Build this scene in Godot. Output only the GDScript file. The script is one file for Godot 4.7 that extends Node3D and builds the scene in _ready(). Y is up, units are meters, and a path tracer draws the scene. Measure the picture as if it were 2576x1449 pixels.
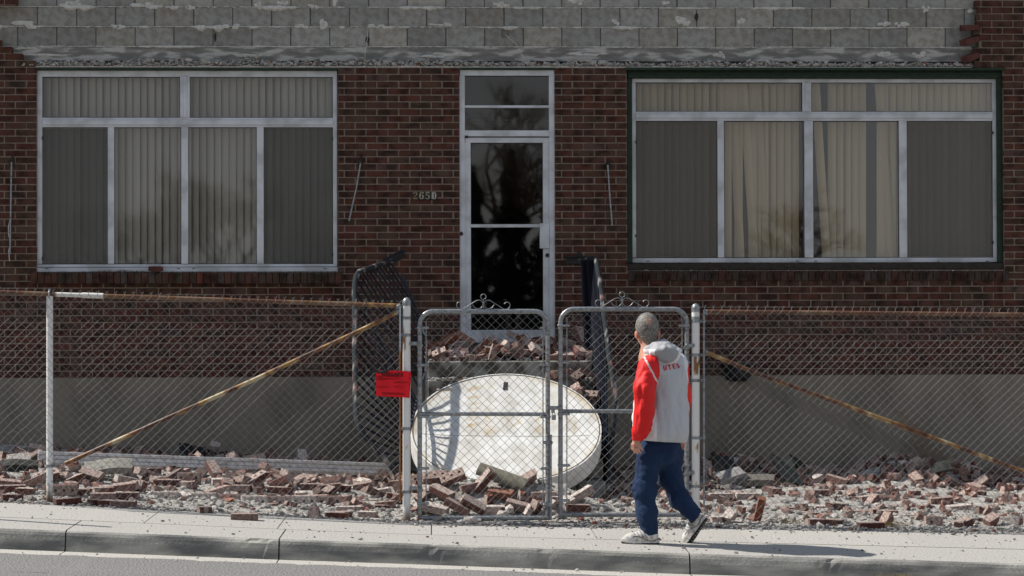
extends Node3D

# ---------------------------------------------------------------- mesh builder
class MB:
	var v := PackedVector3Array()
	var n := PackedVector3Array()
	var c := PackedColorArray()
	var uv := PackedVector2Array()
	var col := Color(1, 1, 1)
	func tri(a: Vector3, b: Vector3, d: Vector3) -> void:   # counter-clockwise seen from outside
		var m := (b - a).cross(d - a)
		if m.length_squared() < 1e-16:
			return
		m = m.normalized()
		v.append(a); v.append(d); v.append(b)
		for i in 3:
			n.append(m); c.append(col); uv.append(Vector2.ZERO)
	func quad(a: Vector3, b: Vector3, d: Vector3, e: Vector3) -> void:
		tri(a, b, d)
		tri(a, d, e)
	func trin(a: Vector3, b: Vector3, d: Vector3, na: Vector3, nb: Vector3, nd: Vector3, ca: Color, cb: Color, cd: Color) -> void:
		v.append(a); v.append(d); v.append(b)
		n.append(na); n.append(nd); n.append(nb)
		c.append(ca); c.append(cd); c.append(cb)
		for i in 3:
			uv.append(Vector2.ZERO)
	func box(lo: Vector3, hi: Vector3, back := true) -> void:
		var p := []
		for k in 8:
			p.append(Vector3(hi.x if k & 1 else lo.x, hi.y if k & 2 else lo.y, hi.z if k & 4 else lo.z))
		quad(p[4], p[5], p[7], p[6])
		if back:
			quad(p[1], p[0], p[2], p[3])
		quad(p[1], p[3], p[7], p[5])
		quad(p[0], p[4], p[6], p[2])
		quad(p[2], p[6], p[7], p[3])
		quad(p[0], p[1], p[5], p[4])
	func cbox(t: Transform3D, size: Vector3, e: float) -> void:   # box with chamfered edges
		var h := size * 0.5
		var q := func(sx, sy, sz, ax):
			var w := Vector3(h.x - (0.0 if ax == 0 else e), h.y - (0.0 if ax == 1 else e), h.z - (0.0 if ax == 2 else e))
			return t * (w * Vector3(sx, sy, sz))
		for s in [-1, 1]:
			var f: Array = [q.call(s, -1, -1, 0), q.call(s, 1, -1, 0), q.call(s, 1, 1, 0), q.call(s, -1, 1, 0)]
			if s < 0: f.reverse()
			quad(f[0], f[1], f[2], f[3])
			f = [q.call(-1, s, -1, 1), q.call(-1, s, 1, 1), q.call(1, s, 1, 1), q.call(1, s, -1, 1)]
			if s < 0: f.reverse()
			quad(f[0], f[1], f[2], f[3])
			f = [q.call(-1, -1, s, 2), q.call(1, -1, s, 2), q.call(1, 1, s, 2), q.call(-1, 1, s, 2)]
			if s < 0: f.reverse()
			quad(f[0], f[1], f[2], f[3])
		for a in [-1, 1]:
			for b in [-1, 1]:
				var f: Array = [q.call(a, b, -1, 0), q.call(a, b, -1, 1), q.call(a, b, 1, 1), q.call(a, b, 1, 0)]
				if a * b < 0: f.reverse()
				quad(f[0], f[1], f[2], f[3])
				f = [q.call(-1, a, b, 1), q.call(-1, a, b, 2), q.call(1, a, b, 2), q.call(1, a, b, 1)]
				if a * b < 0: f.reverse()
				quad(f[0], f[1], f[2], f[3])
				f = [q.call(a, -1, b, 2), q.call(a, -1, b, 0), q.call(a, 1, b, 0), q.call(a, 1, b, 2)]
				if a * b < 0: f.reverse()
				quad(f[0], f[1], f[2], f[3])
				for d in [-1, 1]:
					f = [q.call(a, b, d, 0), q.call(a, b, d, 1), q.call(a, b, d, 2)]
					if a * b * d < 0: f.reverse()
					tri(f[0], f[1], f[2])
	func tube(pts: Array, r: float, sides := 8, caps := true, r1 := -1.0, paint = null) -> void:
		var m := pts.size()
		var rings := []
		var ups := []
		var up := Vector3.ZERO
		for i in m:
			var t: Vector3 = (pts[mini(i + 1, m - 1)] - pts[maxi(i - 1, 0)]).normalized()
			if i == 0:
				up = t.cross(Vector3.RIGHT if absf(t.x) < 0.8 else Vector3.UP).normalized()
			else:
				up = (up - t * up.dot(t)).normalized()
			var side := t.cross(up)
			var rr := r if r1 < 0.0 else lerpf(r, r1, float(i) / (m - 1))
			var ring := []
			var nn := []
			for k in sides:
				var a := TAU * k / sides
				var d := up * cos(a) + side * sin(a)
				nn.append(d)
				ring.append(pts[i] + d * rr)
			rings.append(ring)
			ups.append(nn)
		for i in m - 1:
			for k in sides:
				var l := (k + 1) % sides
				var ca := col; var cb := col; var cc := col; var cd := col
				if paint != null:
					ca = paint.call(rings[i][k]); cb = paint.call(rings[i][l]); cc = paint.call(rings[i + 1][l]); cd = paint.call(rings[i + 1][k])
				trin(rings[i][k], rings[i][l], rings[i + 1][l], ups[i][k], ups[i][l], ups[i + 1][l], ca, cb, cc)
				trin(rings[i][k], rings[i + 1][l], rings[i + 1][k], ups[i][k], ups[i + 1][l], ups[i + 1][k], ca, cc, cd)
		if caps:
			for k in range(1, sides - 1):
				tri(rings[0][0], rings[0][k + 1], rings[0][k])
				tri(rings[m - 1][0], rings[m - 1][k], rings[m - 1][k + 1])
	func lathe(base: Vector3, prof: Array, sides := 16) -> void:   # profile of (radius, height), smooth
		for i in prof.size() - 1:
			var p: Vector2 = prof[i]
			var q: Vector2 = prof[i + 1]
			var d := (q - p).normalized()
			for k in sides:
				var a := TAU * k / sides
				var b := TAU * (k + 1) / sides
				var da := Vector3(cos(a), 0, -sin(a))
				var db := Vector3(cos(b), 0, -sin(b))
				var na := da * d.y - Vector3.UP * d.x
				var nb := db * d.y - Vector3.UP * d.x
				var y0 := base + Vector3.UP * p.y
				var y1 := base + Vector3.UP * q.y
				trin(y0 + da * p.x, y0 + db * p.x, y1 + db * q.x, na, nb, nb, col, col, col)
				trin(y0 + da * p.x, y1 + db * q.x, y1 + da * q.x, na, nb, na, col, col, col)
	func mesh(m: Material) -> ArrayMesh:
		var am := ArrayMesh.new()
		var arr := []
		arr.resize(Mesh.ARRAY_MAX)
		arr[Mesh.ARRAY_VERTEX] = v
		arr[Mesh.ARRAY_NORMAL] = n
		arr[Mesh.ARRAY_COLOR] = c
		arr[Mesh.ARRAY_TEX_UV] = uv
		am.add_surface_from_arrays(Mesh.PRIMITIVE_TRIANGLES, arr)
		am.surface_set_material(0, m)
		return am

# ---------------------------------------------------------------- distance fields for the person
class Field:
	var a := PackedVector3Array()
	var b := PackedVector3Array()
	var ra := PackedFloat32Array()
	var rb := PackedFloat32Array()
	var k := PackedFloat32Array()
	var ec := PackedVector3Array()
	var er := PackedVector3Array()
	var eb: Array[Basis] = []
	var ek := PackedFloat32Array()
	var pn := PackedVector3Array()
	var pd := PackedFloat32Array()
	var noise: FastNoiseLite
	var amp := 0.0
	var squash := Vector3.ONE
	var grow := 0.0
	func cap(p: Vector3, q: Vector3, r0: float, r1: float, kk := 0.04) -> void:
		a.append(p); b.append(q); ra.append(r0); rb.append(r1); k.append(kk)
	func ell(p: Vector3, r: Vector3, kk := 0.03, bs := Basis()) -> void:
		ec.append(p); er.append(r); ek.append(kk); eb.append(bs.inverse())
	func cut(nv: Vector3, p: Vector3) -> void:   # keeps the side away from nv
		pn.append(nv); pd.append(nv.dot(p))
	func d(p: Vector3) -> float:
		var best := 10.0
		for i in a.size():
			var ab := b[i] - a[i]
			var t := clampf((p - a[i]).dot(ab) / maxf(ab.length_squared(), 1e-9), 0.0, 1.0)
			var e := (p - a[i] - ab * t).length() - lerpf(ra[i], rb[i], t)
			var h := maxf(k[i] - absf(e - best), 0.0) / k[i]
			best = minf(e, best) - h * h * k[i] * 0.25
		for i in ec.size():
			var q := eb[i] * (p - ec[i])
			var l := (q / er[i]).length()
			var g := (q / (er[i] * er[i])).length()
			var e := l * (l - 1.0) / maxf(g, 1e-6) if l > 0.0 else -er[i].x
			var h := maxf(ek[i] - absf(e - best), 0.0) / ek[i]
			best = minf(e, best) - h * h * ek[i] * 0.25
		best -= grow
		if amp > 0.0 and absf(best) < 0.06:
			best += amp * noise.get_noise_3dv(p * squash)
		for i in pn.size():
			best = maxf(best, pn[i].dot(p) - pd[i])
		return best
	func grad(p: Vector3) -> Vector3:
		var e := 0.004
		return Vector3(d(p + Vector3(e, 0, 0)) - d(p - Vector3(e, 0, 0)), d(p + Vector3(0, e, 0)) - d(p - Vector3(0, e, 0)), d(p + Vector3(0, 0, e)) - d(p - Vector3(0, 0, e))).normalized()

func net(f: Field, lo: Vector3, hi: Vector3, cell: float, paint: Callable, out: MB) -> void:
	var bs := 4
	var nx := ceili((hi.x - lo.x) / cell / bs)
	var ny := ceili((hi.y - lo.y) / cell / bs)
	var nz := ceili((hi.z - lo.z) / cell / bs)
	var sx := nx * bs + 2
	var sy := ny * bs + 2
	var val := {}
	var active := []
	var reach := cell * bs * 0.87 + 0.012
	for i in nx:
		for j in ny:
			for l in nz:
				var mid := lo + Vector3(i + 0.5, j + 0.5, l + 0.5) * cell * bs
				if absf(f.d(mid)) < reach * 1.25:
					active.append(Vector3i(i, j, l) * bs)
	for o: Vector3i in active:
		for i in bs + 1:
			for j in bs + 1:
				for l in bs + 1:
					var id := (o.x + i) + sx * ((o.y + j) + sy * (o.z + l))
					if not val.has(id):
						val[id] = f.d(lo + Vector3(o.x + i, o.y + j, o.z + l) * cell)
	var vid := {}
	var pos := PackedVector3Array()
	var offs := [0, 1, sx, sx + 1, sx * sy, sx * sy + 1, sx * sy + sx, sx * sy + sx + 1]
	var cpos := [Vector3(0, 0, 0), Vector3(1, 0, 0), Vector3(0, 1, 0), Vector3(1, 1, 0), Vector3(0, 0, 1), Vector3(1, 0, 1), Vector3(0, 1, 1), Vector3(1, 1, 1)]
	var edges := [[0, 1], [2, 3], [4, 5], [6, 7], [0, 2], [1, 3], [4, 6], [5, 7], [0, 4], [1, 5], [2, 6], [3, 7]]
	for o: Vector3i in active:
		for i in bs:
			for j in bs:
				for l in bs:
					var id := (o.x + i) + sx * ((o.y + j) + sy * (o.z + l))
					var s := []
					var neg := 0
					for q in 8:
						var e: float = val[id + offs[q]]
						s.append(e)
						if e < 0.0: neg += 1
					if neg == 0 or neg == 8:
						continue
					var sum := Vector3.ZERO
					var cnt := 0
					for e in edges:
						var s0: float = s[e[0]]
						var s1: float = s[e[1]]
						if (s0 < 0.0) != (s1 < 0.0):
							sum += cpos[e[0]].lerp(cpos[e[1]], s0 / (s0 - s1))
							cnt += 1
					vid[id] = pos.size()
					pos.append(lo + (Vector3(o.x + i, o.y + j, o.z + l) + sum / cnt) * cell)
	var nrm := PackedVector3Array()
	nrm.resize(pos.size())
	var faces := PackedInt32Array()
	var step := [1, sx, sx * sy]
	for id in vid:
		for ax in 3:
			var s0: float = val[id]
			var nid: int = id + step[ax]
			if not val.has(nid):
				continue
			var s1: float = val[nid]
			if (s0 < 0.0) == (s1 < 0.0):
				continue
			var u: int = step[(ax + 1) % 3]
			var w: int = step[(ax + 2) % 3]
			if not (vid.has(id - u) and vid.has(id - w) and vid.has(id - u - w)):
				continue
			var q0: int = vid[id - u - w]
			var q1: int = vid[id - w]
			var q2: int = vid[id]
			var q3: int = vid[id - u]
			if s0 < 0.0:
				faces.append_array([q0, q1, q2, q0, q2, q3])
			else:
				faces.append_array([q0, q2, q1, q0, q3, q2])
	for t in range(0, faces.size(), 3):
		var m := (pos[faces[t + 1]] - pos[faces[t]]).cross(pos[faces[t + 2]] - pos[faces[t]])
		for q in 3:
			nrm[faces[t + q]] += m
	var cols := PackedColorArray()
	cols.resize(pos.size())
	for i in pos.size():
		nrm[i] = nrm[i].normalized()
		cols[i] = paint.call(pos[i])
	for t in range(0, faces.size(), 3):
		var i := faces[t]
		var j := faces[t + 1]
		var l := faces[t + 2]
		out.trin(pos[i], pos[j], pos[l], nrm[i], nrm[j], nrm[l], cols[i], cols[j], cols[l])

# ---------------------------------------------------------------- scene helpers
const PX := 5549.0           # focal length, in pixels of a 2576 x 1449 picture
const DW := 22.86            # camera to facade
const ZF := 4.86             # fence line
const ZK := 6.75             # kerb edge
const BT := 0.1              # thickness of the brick veneer
var cam_t: Transform3D
var rng := RandomNumberGenerator.new()
var names := {}
var M := {}
var nz := FastNoiseLite.new()
var nz2 := FastNoiseLite.new()

func W(px: float, py: float, z := 0.0) -> Vector3:      # the point of the plane at z that the survey photograph shows at px, py
	var d := cam_t.basis * Vector3((px - 1288.0) / PX, -(py - 724.5) / PX, -1.0)
	return cam_t.origin + d * ((z - cam_t.origin.z) / d.z)

func scr(p: Vector3) -> Vector2:
	var q := cam_t.affine_inverse() * p
	return Vector2(1288.0 + PX * q.x / -q.z, 724.5 - PX * q.y / -q.z)

func numbered(called: String) -> String:
	if not names.has(called):
		names[called] = 0
		return called
	names[called] += 1
	return "%s_%03d" % [called, names[called]]

func tag(o: Node, label := "", category := "", group := "", kind := "") -> Node:
	if label: o.set_meta("label", label)
	if category: o.set_meta("category", category)
	if group: o.set_meta("group", group)
	if kind: o.set_meta("kind", kind)
	return o

func thing(called: String, label: String, category: String, at := Vector3.ZERO, group := "") -> Node3D:
	var o := Node3D.new()
	o.name = numbered(called)
	add_child(o, true)
	o.position = at
	tag(o, label, category, group)
	return o

func group_node(called: String, parent: Node) -> Node3D:
	var o := Node3D.new()
	o.name = called
	parent.add_child(o, true)
	return o

func put(called: String, mb: MB, m: Material, parent: Node = self) -> MeshInstance3D:
	return put_mesh(called, mb.mesh(m), parent)

func put_mesh(called: String, me: Mesh, parent: Node = self) -> MeshInstance3D:
	var o := MeshInstance3D.new()
	o.name = numbered(called) if parent == self else called
	o.mesh = me
	parent.add_child(o, true)
	return o

func poly(pts: Array, x: float) -> float:
	if x <= pts[0][0]:
		return pts[0][1] + (x - pts[0][0]) * (pts[1][1] - pts[0][1]) / (pts[1][0] - pts[0][0])
	for i in pts.size() - 1:
		if x <= pts[i + 1][0]:
			return lerpf(pts[i][1], pts[i + 1][1], (x - pts[i][0]) / (pts[i + 1][0] - pts[i][0]))
	var m := pts.size() - 1
	return pts[m][1] + (x - pts[m][0]) * (pts[m][1] - pts[m - 1][1]) / (pts[m][0] - pts[m - 1][0])

var fence_base := []    # (x, height) along the fence line
var kerb_top := []      # (x, height) along the kerb edge

func pile(x: float, z: float) -> float:    # how deep the rubble lies
	if z > 5.1 or z < 0.0:
		return 0.0
	var u := nz2.get_noise_2d(x * 26.0, z * 26.0)
	var side := smoothstep(0.75, 1.25, absf(x - 0.15))
	var tall := lerpf(0.05, 0.15, smoothstep(-0.5, 0.8, x))
	var back := (exp(-pow((z - 0.55) / 0.75, 2.0)) * tall + exp(-pow((z - 2.2) / 1.3, 2.0)) * 0.035) * (1.0 + 0.7 * u) * side
	var front := 0.03 * smoothstep(5.1, 4.4, z) * (1.0 + u)
	var gate := 0.27 * exp(-pow((z - 4.12) / 0.4, 2.0)) * smoothstep(-1.1, -0.75, x) * lerpf(1.0, 0.4, smoothstep(0.1, 0.6, x)) * smoothstep(1.5, 1.0, x) * (0.85 + 0.4 * u)
	return maxf(0.0, back + gate + front + 0.012 * nz.get_noise_2d(x * 300.0, z * 300.0) * smoothstep(5.1, 4.6, z))

func ground(x: float, z: float) -> float:
	var xx := clampf(x, -9.0, 9.0)
	var gf := poly(fence_base, xx)
	var gk := poly(kerb_top, xx)
	if z <= ZF:
		return gf + lerpf(0.008, 0.0, smoothstep(-3.0, 1.0, x)) * (ZF - z)
	return lerpf(gf, gk, minf((z - ZF) / (ZK - ZF), 1.4))

func G(px: float, py: float, deep := true) -> Vector3:   # where the line of sight meets the ground
	var z := ZK
	while z > 0.2:
		var p := W(px, py, z)
		if p.y <= ground(p.x, z) + (pile(p.x, z) if deep else 0.0):
			return p
		z -= 0.02
	return W(px, py, z)

# ---------------------------------------------------------------- materials
func ntex(sd: int, freq: float, stops: Array, octaves := 4, size := 512, kind := FastNoiseLite.TYPE_SIMPLEX_SMOOTH, bump := 0.0) -> NoiseTexture2D:
	var t := NoiseTexture2D.new()
	var f := FastNoiseLite.new()
	f.seed = sd
	f.noise_type = kind
	f.frequency = freq
	f.fractal_octaves = octaves
	t.noise = f
	t.width = size
	t.height = size
	t.seamless = true
	t.generate_mipmaps = false
	if bump > 0.0:
		t.as_normal_map = true
		t.bump_strength = bump
	else:
		var g := Gradient.new()
		var off := PackedFloat32Array()
		var cs := PackedColorArray()
		for s in stops:
			off.append(s[0])
			var q = s[1]
			cs.append(q if q is Color else Color(q, q, q))
		g.offsets = off
		g.colors = cs
		t.color_ramp = g
	return t

func lin(r: float, g: float, b: float) -> Color:
	return Color(r, g, b).linear_to_srgb()

func mat(c: Color, rough: float, tex: Texture2D = null, scale := 1.0, nrm: Texture2D = null, nscale := 1.0, world := true) -> StandardMaterial3D:
	var m := StandardMaterial3D.new()
	m.albedo_color = c.linear_to_srgb()
	m.vertex_color_use_as_albedo = true
	m.roughness = rough
	m.metallic_specular = 0.4
	if tex or nrm:
		m.uv1_triplanar = true
		m.uv1_world_triplanar = world
		m.uv1_scale = Vector3.ONE * scale
	if tex:
		m.albedo_texture = tex
	if nrm:
		m.normal_enabled = true
		m.normal_texture = nrm
		m.normal_scale = nscale
	return m

func make_materials() -> void:
	var grain := ntex(3, 0.09, [[0.0, 0.72], [0.5, 0.9], [1.0, 1.0]], 5)
	var blotch := ntex(5, 0.012, [[0.15, 0.66], [0.5, 0.9], [0.85, 1.0]], 6)
	var dirt := ntex(9, 0.02, [[0.2, Color(0.72, 0.68, 0.64)], [0.5, Color(0.95, 0.94, 0.92)], [0.8, Color(1, 1, 1)]], 6)
	var bump := ntex(13, 0.06, [], 5, 512, FastNoiseLite.TYPE_SIMPLEX_SMOOTH, 6.0)
	var rough := ntex(14, 0.15, [], 4, 512, FastNoiseLite.TYPE_SIMPLEX_SMOOTH, 10.0)
	var faint := ntex(61, 0.015, [[0.25, Color(0.88, 0.87, 0.85)], [0.55, Color(0.97, 0.97, 0.96)], [0.75, Color(1, 1, 1)]], 6)
	var dusty := ntex(21, 0.02, [[0.3, Color(0.8, 0.76, 0.74)], [0.52, Color(0.92, 0.88, 0.86)], [0.66, Color(1, 1, 1)]], 6)
	var speck := ntex(33, 0.35, [[0.2, 0.5], [0.45, 0.82], [0.62, 0.9], [0.8, 1.0]], 3)
	var stain := ntex(41, 0.008, [[0.3, Color(0.55, 0.53, 0.5)], [0.45, Color(0.8, 0.79, 0.76)], [0.7, Color(1, 1, 1)]], 6)
	var pale := ntex(47, 0.013, [[0.3, 0.66], [0.5, 0.74], [0.6, 0.86], [0.7, 1.0]], 7)
	var kerbdirt := ntex(52, 0.006, [[0.22, Color(0.58, 0.59, 0.6)], [0.5, Color(0.84, 0.84, 0.83)], [0.75, Color(1, 1, 0.98)]], 7)
	var smooth_ := ntex(66, 0.006, [[0.2, Color(0.86, 0.86, 0.85)], [0.5, Color(0.96, 0.96, 0.955)], [0.8, Color(1, 1, 1)]], 5)
	var sooty := ntex(67, 0.011, [[0.22, Color(0.6, 0.6, 0.58)], [0.42, Color(0.85, 0.84, 0.82)], [0.6, Color(0.95, 0.94, 0.93)], [0.78, Color(1, 1, 1)]], 7)
	M.brick = mat(Color(1, 1, 1), 0.88, sooty, 0.9, rough, 0.6)
	M.rubble = mat(Color(1, 1, 1), 0.9, dusty, 3.1, bump, 0.7, false)
	M.mortar = mat(Color(0.285, 0.226, 0.185), 0.95, faint, 2.0, rough, 0.8)
	M.block = mat(Color(1, 1, 1), 0.95, faint, 1.3, rough, 0.7)
	M.beam = mat(Color(0.44, 0.425, 0.4), 0.95, pale, 0.55, bump, 0.6)
	M.beam.uv1_scale = Vector3(0.4, 1.6, 1.0)
	M.white_mortar = mat(Color(0.72, 0.705, 0.68), 0.95, faint, 2.2, rough, 1.0)
	M.foundation = mat(Color(0.215, 0.19, 0.152), 0.85, smooth_, 0.3, bump, 0.15)
	var grit := ntex(70, 0.22, [[0.14, 0.6], [0.3, 0.9], [0.55, 0.96], [0.8, 1.0]], 3)
	M.foundation.uv1_scale = Vector3(0.5, 0.25, 1.0)
	M.walk = mat(Color(1, 1, 1), 0.9, grit, 0.42, rough, 0.12)
	M.kerb = mat(Color(1, 1, 1), 0.95, kerbdirt, 0.8, rough, 0.12)
	M.kerb.uv1_scale = Vector3(0.35, 1.6, 1.0)
	M.road = mat(Color(0.29, 0.284, 0.275), 0.92, speck, 0.45, rough, 0.3)
	M.yard = mat(Color(0.42, 0.4, 0.37), 0.95, blotch, 1.3, bump, 1.2)
	M.crumb = mat(Color(1, 1, 1), 0.95, blotch, 4.0, rough, 0.8, false)
	M.concrete = mat(Color(0.27, 0.265, 0.25), 0.92, stain, 0.8, bump, 0.5)
	M.alu = mat(Color(0.6, 0.62, 0.66), 0.45, smooth_, 0.9)
	M.dark = mat(Color(0.02, 0.02, 0.022), 0.6)
	M.green = mat(Color(0.012, 0.032, 0.016), 0.55, dirt, 1.5)
	M.brown = mat(Color(0.03, 0.024, 0.02), 0.7, dirt, 1.5)
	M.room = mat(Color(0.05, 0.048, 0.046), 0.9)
	M.slat = mat(Color(1, 1, 1), 0.6)
	M.paint = mat(Color(1, 1, 1), 0.5)                       # takes its colour from the vertices
	M.matte = mat(Color(1, 1, 1), 0.85, dirt, 2.0)
	M.galv = mat(Color(0.30, 0.33, 0.36), 0.42, dirt, 2.4)
	M.galv.metallic = 0.55
	M.wire = mat(Color(0.2, 0.202, 0.205), 0.55)
	M.wire.metallic = 0.1
	M.rail = mat(Color(1, 1, 1), 0.45)
	M.iron = mat(Color(1, 1, 1), 0.8)
	M.iron.metallic_specular = 0.1
	M.disc = mat(Color(1, 1, 1), 0.6, faint, 0.7, bump, 0.12, false)
	M.cloth = mat(Color(1, 1, 1), 0.62)
	M.denim = mat(Color(1, 1, 1), 0.9, grain, 9.0, rough, 0.5, false)
	M.skin = mat(Color(1, 1, 1), 0.55)
	M.skin.subsurf_scatter_enabled = true
	M.skin.subsurf_scatter_strength = 0.12
	M.hair = mat(Color(1, 1, 1), 0.6)
	M.bark = mat(Color(0.16, 0.12, 0.085), 0.95)
	M.straw = mat(Color(0.42, 0.33, 0.17), 0.9)
	M.paper = mat(Color(1, 1, 1), 0.8)
	M.paper.backlight_enabled = true
	M.paper.backlight = Color(0.6, 0.6, 0.6)
	var g := StandardMaterial3D.new()
	g.albedo_color = Color(0.02, 0.02, 0.02, 0.05)
	g.transparency = BaseMaterial3D.TRANSPARENCY_ALPHA
	g.roughness = 0.02
	g.metallic_specular = 0.5
	M.glass = g
	var s := StandardMaterial3D.new()
	s.albedo_color = Color(lin(0.11, 0.107, 0.1), 0.34)
	s.transparency = BaseMaterial3D.TRANSPARENCY_ALPHA
	s.roughness = 0.7
	M.screen = s

# ---------------------------------------------------------------- the building
var openings := []
var house: Node3D
const HT := 6.4     # height of the parapet

func rect(mb: MB, x0: float, y0: float, x1: float, y1: float, z0: float, z1: float, e := 0.003) -> void:
	var lo := W(x0, y1, z1)
	var hi := W(x1, y0, z1)
	lo.z = z0
	hi.z = z1
	mb.cbox(Transform3D(Basis(), (lo + hi) * 0.5), hi - lo, e)

func brick_tone() -> Color:
	var t := rng.randf()
	var k := rng.randf_range(0.84, 1.08)
	if t < 0.42: return Color(0.108, 0.04, 0.028) * k
	if t < 0.75: return Color(0.094, 0.046, 0.033) * k
	if t < 0.93: return Color(0.094, 0.053, 0.039) * k
	return Color(0.11, 0.066, 0.055) * k

func wall_brick(mb: MB, c: Vector3, len_: float, h: float, deep: float) -> void:
	var b := Basis.from_euler(Vector3(rng.randf_range(-0.012, 0.012), rng.randf_range(-0.008, 0.008), rng.randf_range(-0.006, 0.006)))
	mb.cbox(Transform3D(b, c + Vector3(0, 0, rng.randf_range(-0.002, 0.002))), Vector3(len_, h, deep), 0.004)

func build_house() -> void:
	house = thing("brick_building", "shaded brick building with its upper veneer fallen off grey concrete blocks", "building")
	var vt := W(1288, 170, 0).y
	var vf := W(1288, 947, 0).y
	var nc := 45
	var ph := (vt - vf) / nc
	var pl := 0.2255
	var u0 := W(948, 180, 0).x
	for o in [[92, 173, 850, 684], [1157, 173, 1395, 870], [1578, 173, 2524, 680]]:
		var a := W(o[0], o[3], 0)
		var b := W(o[2], o[1], 0)
		openings.append(Rect2(a.x, a.y, b.x - a.x, b.y - a.y))
	# backing of the facade, in strips round the openings
	var mb := MB.new()
	var xl := -16.0
	var xr := 8.0
	var at := xl
	for o: Rect2 in openings:
		mb.box(Vector3(at, vf, -0.35), Vector3(o.position.x, vt, -0.005))
		mb.box(Vector3(o.position.x, vf, -0.35), Vector3(o.end.x, o.position.y, -0.005))
		mb.box(Vector3(o.position.x, o.end.y, -0.35), Vector3(o.end.x, vt, -0.005))
		at = o.end.x
	mb.box(Vector3(at, vf, -0.35), Vector3(xr, vt, -0.005))
	var wall := put("brick_wall", mb, M.brick_mortar, house)
	# courses of the veneer
	var list := []
	for r in nc:
		var y := vf + (r + 0.5) * ph
		var shift := 0.0 if (nc - r) % 2 == 1 else 0.5
		var k0 := int(floor((W(-160, 500, 0).x - u0) / pl))
		var k1 := int(ceil((W(2740, 500, 0).x - u0) / pl))
		for k in range(k0, k1):
			var a := u0 + (k + shift) * pl + 0.0055
			var b := a + pl - 0.011
			for o: Rect2 in openings:
				if y > o.position.y and y < o.end.y:
					if a > o.position.x - 0.02 and b < o.end.x + 0.02:
						b = a
					elif a < o.position.x and b > o.position.x:
						b = o.position.x - 0.001
					elif a < o.end.x and b > o.end.x:
						a = o.end.x + 0.001
			if b - a > 0.05:
				list.append([a + rng.randf_range(-0.002, 0.003), b + rng.randf_range(-0.003, 0.002), y])
	for r in 10:      # what is left of the veneer beside the bare blocks
		var y := vt + (r + 0.5) * ph
		var shift := 0.0 if r % 2 == 1 else 0.5
		var left: float = W([90, 57, 31, 4, -30, -30, -30, -30, -30, 44][r], 100, 0).x
		var right: float = W([2450, 2462, 2449, 2460, 2463, 2446, 2455, 2455, 2460, 2452][r], 100, 0).x
		var mm := MB.new()
		mm.box(Vector3(xl, y - ph * 0.5, -0.115), Vector3(left - 0.012, y + ph * 0.5 - 0.0005, -0.0055))
		put("mortar_bed", mm, M.brick_mortar, wall)
		mm = MB.new()
		mm.box(Vector3(right + 0.012, y - ph * 0.5, -0.115), Vector3(xr, y + ph * 0.5 - 0.0005, -0.0055))
		put("mortar_bed", mm, M.brick_mortar, wall)
		for k in range(-34, 34):
			var a := u0 + (k + shift) * pl + 0.0055
			var b := a + pl - 0.011
			if a < W(-160, 100, 0).x or b > W(2740, 100, 0).x:
				continue
			if a < left and b > left: b = left
			if a < right and b > right: a = right
			if b - a < 0.05 or (a >= left - 0.001 and b <= right + 0.001 and b > left and a < right):
				continue
			list.append([a, b, y])
	var cap := MB.new()      # bedding mortar left along the top of the broken veneer
	var cx := W(88, 170, 0).x
	while cx < W(2446, 170, 0).x:
		var e0 := 0.012 + 0.016 * maxf(0.0, nz.get_noise_1d(cx * 180.0))
		cap.cbox(Transform3D(Basis(), Vector3(cx + 0.025, vt + e0 * 0.5, -0.054 + 0.004 * nz.get_noise_1d(cx * 500.0))), Vector3(0.05, e0, 0.094), 0.003)
		cx += 0.0502
	tag(put("bed_mortar", cap, M.white_mortar, wall), "", "", "", "stuff")
	# the bricks one can pick apart above the fence, each its own; the rest joined
	var rest := MB.new()
	var made := 0
	var meshes := {}
	var yc := W(1288, 690, 0).y
	list.sort_custom(func(p, q): return absf(p[1] - p[0]) * (1.0 if p[2] > yc else 0.01) > absf(q[1] - q[0]) * (1.0 if q[2] > yc else 0.01))
	for l in list:
		var c := Vector3((l[0] + l[1]) * 0.5, l[2], -0.03)
		var sp := scr(c)
		if made < 300 and l[2] > yc and sp.x > -10 and sp.x < 2586 and sp.y > -4:
			made += 1
			var ln: float = snappedf(l[1] - l[0], 0.002)
			var key := "%.3f_%d" % [ln, rng.randi() % 7]
			if not meshes.has(key):
				var q := MB.new()
				q.col = brick_tone()
				wall_brick(q, Vector3.ZERO, ln, ph - 0.011, 0.06)
				meshes[key] = q.mesh(M.brick)
			var o := put_mesh("brick", meshes[key], wall)
			o.name = "brick" if made == 1 else "brick_%03d" % (made - 1)
			o.position = c
		else:
			rest.col = brick_tone()
			wall_brick(rest, c, l[1] - l[0], ph - 0.011, 0.06)
	tag(put("brickwork", rest, M.brick, wall), "", "", "", "stuff")
	# loosened bricks hanging on the broken edge
	for s in [[2441, 144, 0.35, 0.55], [2438, 103, 0.3, 0.5], [2440, 70, 0.05, 0.1]]:
		var q := MB.new()
		q.col = Color(0.13, 0.05, 0.04)
		var p := W(s[0], s[1], 0.0)
		q.cbox(Transform3D(Basis.from_euler(Vector3(0.12, s[3], s[2])), p + Vector3(0, 0, 0.01)), Vector3(0.2, ph - 0.012, 0.095), 0.005)
		put("loose_brick", q, M.brick, wall)
	# foundation
	mb = MB.new()
	mb.box(Vector3(xl, -1.0, -0.4), Vector3(xr, vf - 0.001, 0.012))
	put("foundation", mb, M.foundation, house)
	mb = MB.new()      # hairline crack with a little relief
	var cr := []
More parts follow.
